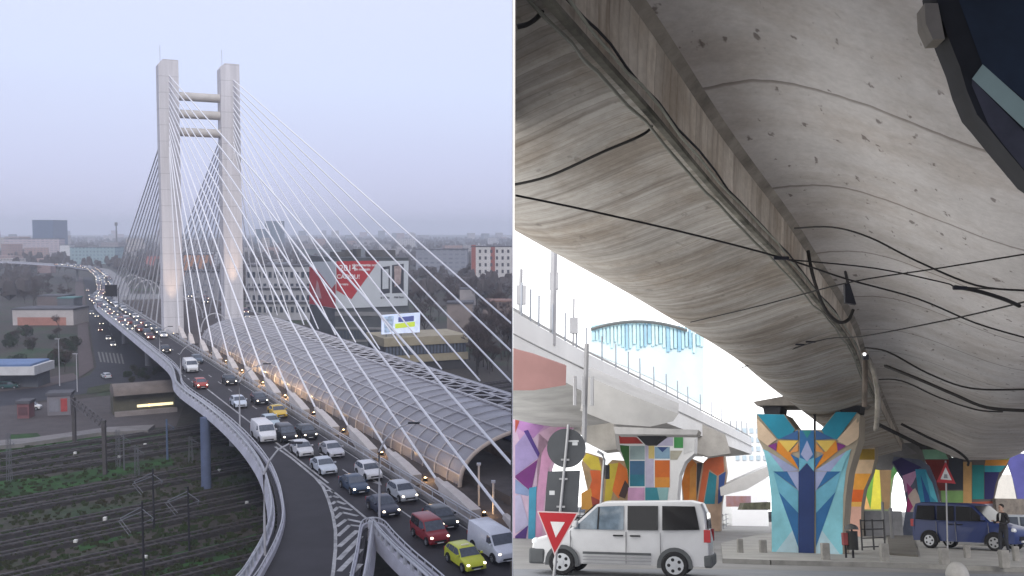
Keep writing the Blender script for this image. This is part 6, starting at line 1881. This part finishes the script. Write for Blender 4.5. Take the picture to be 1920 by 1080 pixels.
a, c = lg(1617, 1032, GL + .13), lg(1660, 1030, GL + .13)
for hz_ in (.12, .45, .78, 1.1): mb.path([a + V((0, 0, hz_)), c + V((0, 0, hz_))], .025, 5)
for u in (0, .5, 1): mb.path([a.lerp(c, u), a.lerp(c, u) + V((0, 0, 1.15))], .035, 5)
lbuild(mb, 'rails', mat((.05, .05, .052), rough=.6, var=.1), rl_)
mb = MB(); e = lg(1659, 1012, GL + .13); mb.path([e, e + V((0, 0, 1.9))], .07, 6); mb.path([e + V((.4, 0, 0)), e + V((.4, 0, 1.6))], .09, 6); lbuild(mb, 'end_post', mat((.22, .22, .22), var=.15), rl_)
fn = lthing('street_fence', 'grey metal street fence behind the white van tail', 'fence', lg(1365, 985))
a, c = lg(1356, 992), lg(1384, 972); mb = MB()
for hz_ in (.2, .6, 1.0): mb.path([a + V((0, 0, hz_)), c + V((0, 0, hz_))], .03, 5)
for k in range(9): mb.path([a.lerp(c, k / 8), a.lerp(c, k / 8) + V((0, 0, 1.1))], .03, 5)
lbuild(mb, 'rails', mat((.22, .23, .25), var=.1), fn)
fn = lthing('street_fence', 'tangled dark fence and bicycles between the van nose and the flame pillar', 'fence', lg(1105, 978))
a, c = lg(1080, 992), lg(1170, 985); mb = MB()
for hz_ in (.1, .5, .9): mb.path([a + V((0, 0, hz_)), c + V((0, 0, hz_))], .035, 5)
for k in range(22): mb.path([a.lerp(c, k / 21), a.lerp(c, k / 21) + V((.1 * (k % 3), 0, 1.0 + .2 * (k % 2)))], .03, 4)
lbuild(mb, 'rails', mat((.10, .10, .11), var=.2), fn)

# ------------------------------------------------------------------ wires under the deck
WIRE = mat((.016, .014, .013), rough=.8, var=.1)
def wire(pts, r, label, sag=0., m=WIRE):
    q = [lat(x, y, Z) for x, y, Z in pts]
    q = refine(q, 5) if len(q) > 2 else [q[0].lerp(q[1], k / 8) - V((0, 0, sag * 4 * (k / 8) * (1 - k / 8))) for k in range(9)]
    mb = MB(); mb.path(q, r, 6); tag(lbuild(mb, 'overhead_wire', m, smooth=60, clip=CUT), label, 'wire', 'wires under the viaduct', 'thing')
wire([(955, 364, 8.0), (1100, 394, 8.4), (1300, 440, 9.0), (1475, 486, 9.6), (1590, 524, 10.2), (1720, 560, 10.6), (1830, 606, 10.8), (1925, 634, 11)], .010, 'long black wire crossing from the left over the web to the right side')
wire([(1480, 487, 9.5), (1640, 503, 10), (1770, 530, 10.4), (1800, 538, 10.5), (1925, 545, 10.8)], .008, 'thin black wire leaving the long wire at the web')
wire([(1490, 428, 11.2), (1560, 426, 10.6), (1630, 445, 10.0), (1720, 490, 9.6), (1830, 535, 9.4), (1925, 545, 9.2)], .011, 'thick dark cable drooping in an arc under the smooth deck')
wire([(1295, 604, 15), (1430, 572, 13), (1590, 530, 11.5), (1760, 503, 10.5), (1925, 476, 9.5)], .009, 'thin wire rising from the girder edge to the right side')
wire([(1390, 690, 24), (1530, 640, 20), (1620, 630, 17), (1790, 597, 14), (1925, 565, 12)], .012, 'thin wire low across the girder and deck')
wire([(1790, 538, 9.0), (1830, 545, 9.1), (1880, 560, 9.2), (1912, 574, 9.3)], .02, 'short thick cable clamp piece at the right side')
wire([(955, 348, 9.6), (1030, 330, 9.5), (1130, 285, 9.2), (1200, 255, 9.0), (1222, 236, 9.0), (1216, 214, 9.0)], .015, 'thick black cable slung across the board marked belly')
wire([(1515, 470, 15.2), (1525, 520, 15.2), (1545, 575, 15.4), (1570, 603, 15.6), (1590, 600, 15.8), (1600, 580, 15.8)], .03, 'black looped cable hanging down the web')
wire([(1660, 686, 20), (1720, 710, 19), (1790, 740, 18.4), (1850, 764, 18), (1925, 770, 17.8)], .034, 'thick black pipe like cable on the belly low at the right')
wire([(1622, 652, 21), (1665, 660, 20), (1740, 700, 19), (1820, 728, 18.5), (1925, 730, 18)], .02, 'dark seam cable following the curve of the deck belly')
wire([(1640, 712, 24), (1690, 714, 23), (1760, 745, 22), (1830, 768, 21.5), (1880, 772, 21)], .02, 'lower dark cable following the deck belly')
wire([(1622, 660, 17.5), (1636, 690, 17.7), (1645, 730, 18), (1645, 780, 18.4), (1642, 805, 19)], .05, 'pale corroded downpipe beside the web end', m=mat((.27, .245, .205), var=.4, scale=3))
wire([(1620, 660, 17.4), (1622, 700, 17.8), (1621, 762, 18)], .05, 'brown rusty pipe left of the pale downpipe', m=mat((.11, .085, .065), var=.4, scale=3))
wire([(970, 50, 6.6), (990, 45, 6.6), (1010, 30, 6.7), (1022, 8, 6.8), (1024, -20, 6.9)], .02, 'dark cable loop in the upper left of the girder')
wire([(1645, 795, 27), (1700, 822, 27), (1735, 840, 27)], .055, 'dark sloping pipe under the grey cap')
wire([(1690, 795, 29), (1740, 820, 29), (1790, 843, 29), (1814, 862, 29.3), (1815, 872, 29.6)], .04, 'grey drain pipe sloping down to the tan column')
# hangers: small clamps and the arrow shaped suspender
hg = lthing('wire_hanger', 'dark pointed suspender hanging from the web above the wires', 'hanger', lat(1592, 545, 11))
mb = MB(); c = lat(1592, 552, 11.2); mb.prism([c + V((-.05, 0, -.1)), c + V((.08, 0, -.12)), c + V((.02, 0, .13)), c + V((-.04, 0, .13))], (0, .06, 0)); lbuild(mb, 'hook', DARKM, hg)
mb = MB(); mb.path([c + V((0, 0, .1)), lat(1585, 510, 11.6)], .02, 5); lbuild(mb, 'rod', DARKM, hg)
for i, (x, y, Z, w_) in enumerate(((1465, 484, 9.5, .08), (1800, 540, 9.0, .07), (1520, 641, 19.8, .1), (1500, 646, 20.6, .1))):
    c = lat(x, y, Z); mb = MB(); mb.box(c - V((w_, .018, .018)), c + V((w_, .018, .018)))
    tag(lbuild(mb, 'wire_clamp', DARKM, origin=c, bevel=.01), ('dark clamp on the long wire at the web edge', 'dark clamp on the thick drooping cable at the right', 'dark clamp on the low wire near the girder end', 'dark clamp on the low wire under the girder belly')[i], 'clamp', 'clamps on the wires', 'thing')
# inspection light on the web end
lt = lthing('bulkhead_lamp', 'tiny white lamp at the end of the girder web', 'lamp', lat(1621, 664, 17))
mb = MB(); mb.ball(lat(1621, 664, 17), .032, 10); lbuild(mb, 'globe', mat((1, 1, 1), emit=1.2, var=0), lt, smooth=60)
mb = MB(); c = lat(1623, 668, 17.05); mb.box(c - V((.05, .02, .06)), c + V((.05, .05, .03))); lbuild(mb, 'socket', DARKM, lt)

# ------------------------------------------------------------------ person in a dark jacket by the blue van
SKIN = mat((.45, .29, .22), rough=.6, var=.08); HAIR = mat((.015, .012, .011), rough=.8, var=.2, scale=20)
JKT = mat((.016, .015, .018), rough=.75, var=.3, scale=6); TRS = mat((.018, .020, .028), rough=.85, var=.3, scale=6)
def figure(p, face, label, shirt=(.6, .6, .58), hgt=1.76):
    """standing person, one skinned body; face = heading angle in the local frame"""
    t = lthing('person', label, 'person', p)
    t.matrix_world = LM @ MX.Translation(p) @ MX.Rotation(face, 4, 'Z') @ MX.Diagonal((hgt / 1.76,) * 3 + (1,))
    J = [((0, 0, .95), (.16, .12)), ((0, -.01, 1.12), (.14, .10)), ((0, -.01, 1.30), (.17, .115)), ((0, 0, 1.45), (.10, .08)), ((0, .015, 1.53), (.055, .055)),
         ((-.1, 0, .86), (.095, .1)), ((-.11, .03, .48), (.065, .07)), ((-.12, -.02, .09), (.045, .05)), ((-.13, .12, .035), (.045, .035)),
         ((.1, 0, .86), (.095, .1)), ((.12, .10, .48), (.065, .07)), ((.13, .10, .09), (.045, .05)), ((.14, .24, .035), (.045, .035)),
         ((-.19, 0, 1.41), (.062, .062)), ((-.26, -.02, 1.15), (.05, .05)), ((-.19, .20, 1.08), (.038, .038)), ((-.12, .30, 1.14), (.032, .025)),
         ((.19, 0, 1.41), (.062, .062)), ((.26, -.02, 1.15), (.05, .05)), ((.19, .22, 1.12), (.038, .038)), ((.10, .31, 1.20), (.032, .025))]
    E = [(0, 1), (1, 2), (2, 3), (3, 4), (0, 5), (5, 6), (6, 7), (7, 8), (0, 9), (9, 10), (10, 11), (11, 12), (3, 13), (13, 14), (14, 15), (15, 16), (3, 17), (17, 18), (18, 19), (19, 20)]
    me = bpy.data.meshes.new('body'); me.from_pydata([j[0] for j in J], E, [])
    o = bpy.data.objects.new('body', me); C.objects.link(o); o.parent = t
    sm = o.modifiers.new('skin', 'SKIN'); sv = me.skin_vertices[0].data
    for k, j in enumerate(J): sv[k].radius = j[1]
    sv[0].use_root = True
    sb = o.modifiers.new('sub', 'SUBSURF'); sb.levels = 2; sb.render_levels = 2
    m, nt, b, N, L = nodemat('clothes')
    tc = N('ShaderNodeTexCoord'); sx = N('ShaderNodeSeparateXYZ'); L(tc.outputs['Object'], sx.inputs[0])
    r_ = ramp(nt, [(0, (.012, .012, .013)), (.05, (.018, .020, .028)), (.5, (.018, .02, .028)), (.505, (.016, .015, .018)), (.84, (.016, .015, .018)), (.845, SKIN.node_tree.nodes['Principled BSDF'].inputs['Base Color'].default_value[:3])])
    r_.color_ramp.interpolation = 'CONSTANT'
    dv = N('ShaderNodeMath'); dv.operation = 'DIVIDE'; dv.inputs[1].default_value = 1.76; L(sx.outputs[2], dv.inputs[0]); L(dv.outputs[0], r_.inputs[0]); L(r_.outputs[0], b.inputs['Base Color']); b.inputs['Roughness'].default_value = .8
    me.materials.append(m)
    hd = MB()
    rings = []
    for z, rx, ry, oy in ((-.125, .03, .035, .045), (-.11, .055, .062, .03), (-.06, .068, .085, .012), (0, .076, .096, .0), (.05, .077, .098, -.004), (.09, .064, .08, -.006), (.118, .03, .04, -.006)):
        rings.append([V((math.cos(2 * PI * k / 16) * rx, .02 + oy + math.sin(2 * PI * k / 16) * ry, 1.655 + z)) for k in range(16)])
    hd.loft(rings, True, True)
    hd.prism([V((-.012, .105, 1.63)), V((.012, .105, 1.63)), V((.006, .115, 1.67)), V((-.006, .115, 1.67))], (0, .022, -.006))
    for s in (-1, 1): hd.ball(V((s * .077, .01, 1.645)), .022, 8)
    hd.build('head', SKIN, t, origin=V((0, 0, 0)), smooth=60)
    hr = MB()
    rings = []
    for z, rx, ry in ((-.0, .081, .082), (.05, .083, .102), (.095, .072, .088), (.128, .035, .045)):
        rings.append([V((math.cos(2 * PI * k / 16) * rx, .0 + math.sin(2 * PI * k / 16) * ry, 1.665 + z)) for k in range(16)])
    hr.loft(rings, True, True); hr.build('hair', HAIR, t, origin=V((0, 0, 0)), smooth=60)
    for s in (-1, 1):
        ey = MB(); ey.ball(V((s * .03, .108, 1.668)), .011, 6); ey.build('eye', BLACK, t, origin=V((0, 0, 0)))
        hn_ = MB()
        c = V((-.12, .30, 1.14)) if s < 0 else V((.10, .31, 1.20))
        hn_.box(c - V((.035, .0, .018)), c + V((.035, .085, .018)))
        hn2 = MB(); hn2.ball(c + V((0, .03, 0)), .042, 10, .55)
        for f in range(4):
            x = (f - 1.5) * .02; l_ = (.055, .066, .062, .048)[f]
            hn2.path([c + V((x, .05, 0)), c + V((x, .05 + l_ * .6, .004)), c + V((x * .9, .05 + l_ * .9, -.022))], .0095, 6, .007)
        hn2.path([c + V((-s * .03, .02, 0)), c + V((-s * .055, .05, .004)), c + V((-s * .05, .078, -.004))], .011, 6, .008)
        hn2.build('hand', SKIN, t, origin=V((0, 0, 0)), smooth=60)
    sh = MB(); sh.prism([V((-.04, .085, 1.46)), V((.04, .085, 1.46)), V((.015, .125, 1.2)), V((-.015, .125, 1.2))], (0, .012, 0)); sh.build('shirt', mat(shirt, var=.1), t, origin=V((0, 0, 0)))
    return t
p = lg(1886, 1040, GL + .13)
figure(p, 1.9, 'person with short dark hair in a black jacket standing by the blue van')
# ------------------------------------------------------------------ tidy: drop helper keys
for o in bpy.data.objects:
    for k in ('o_', 'w', 'h'):
        if k in o: del o[k]
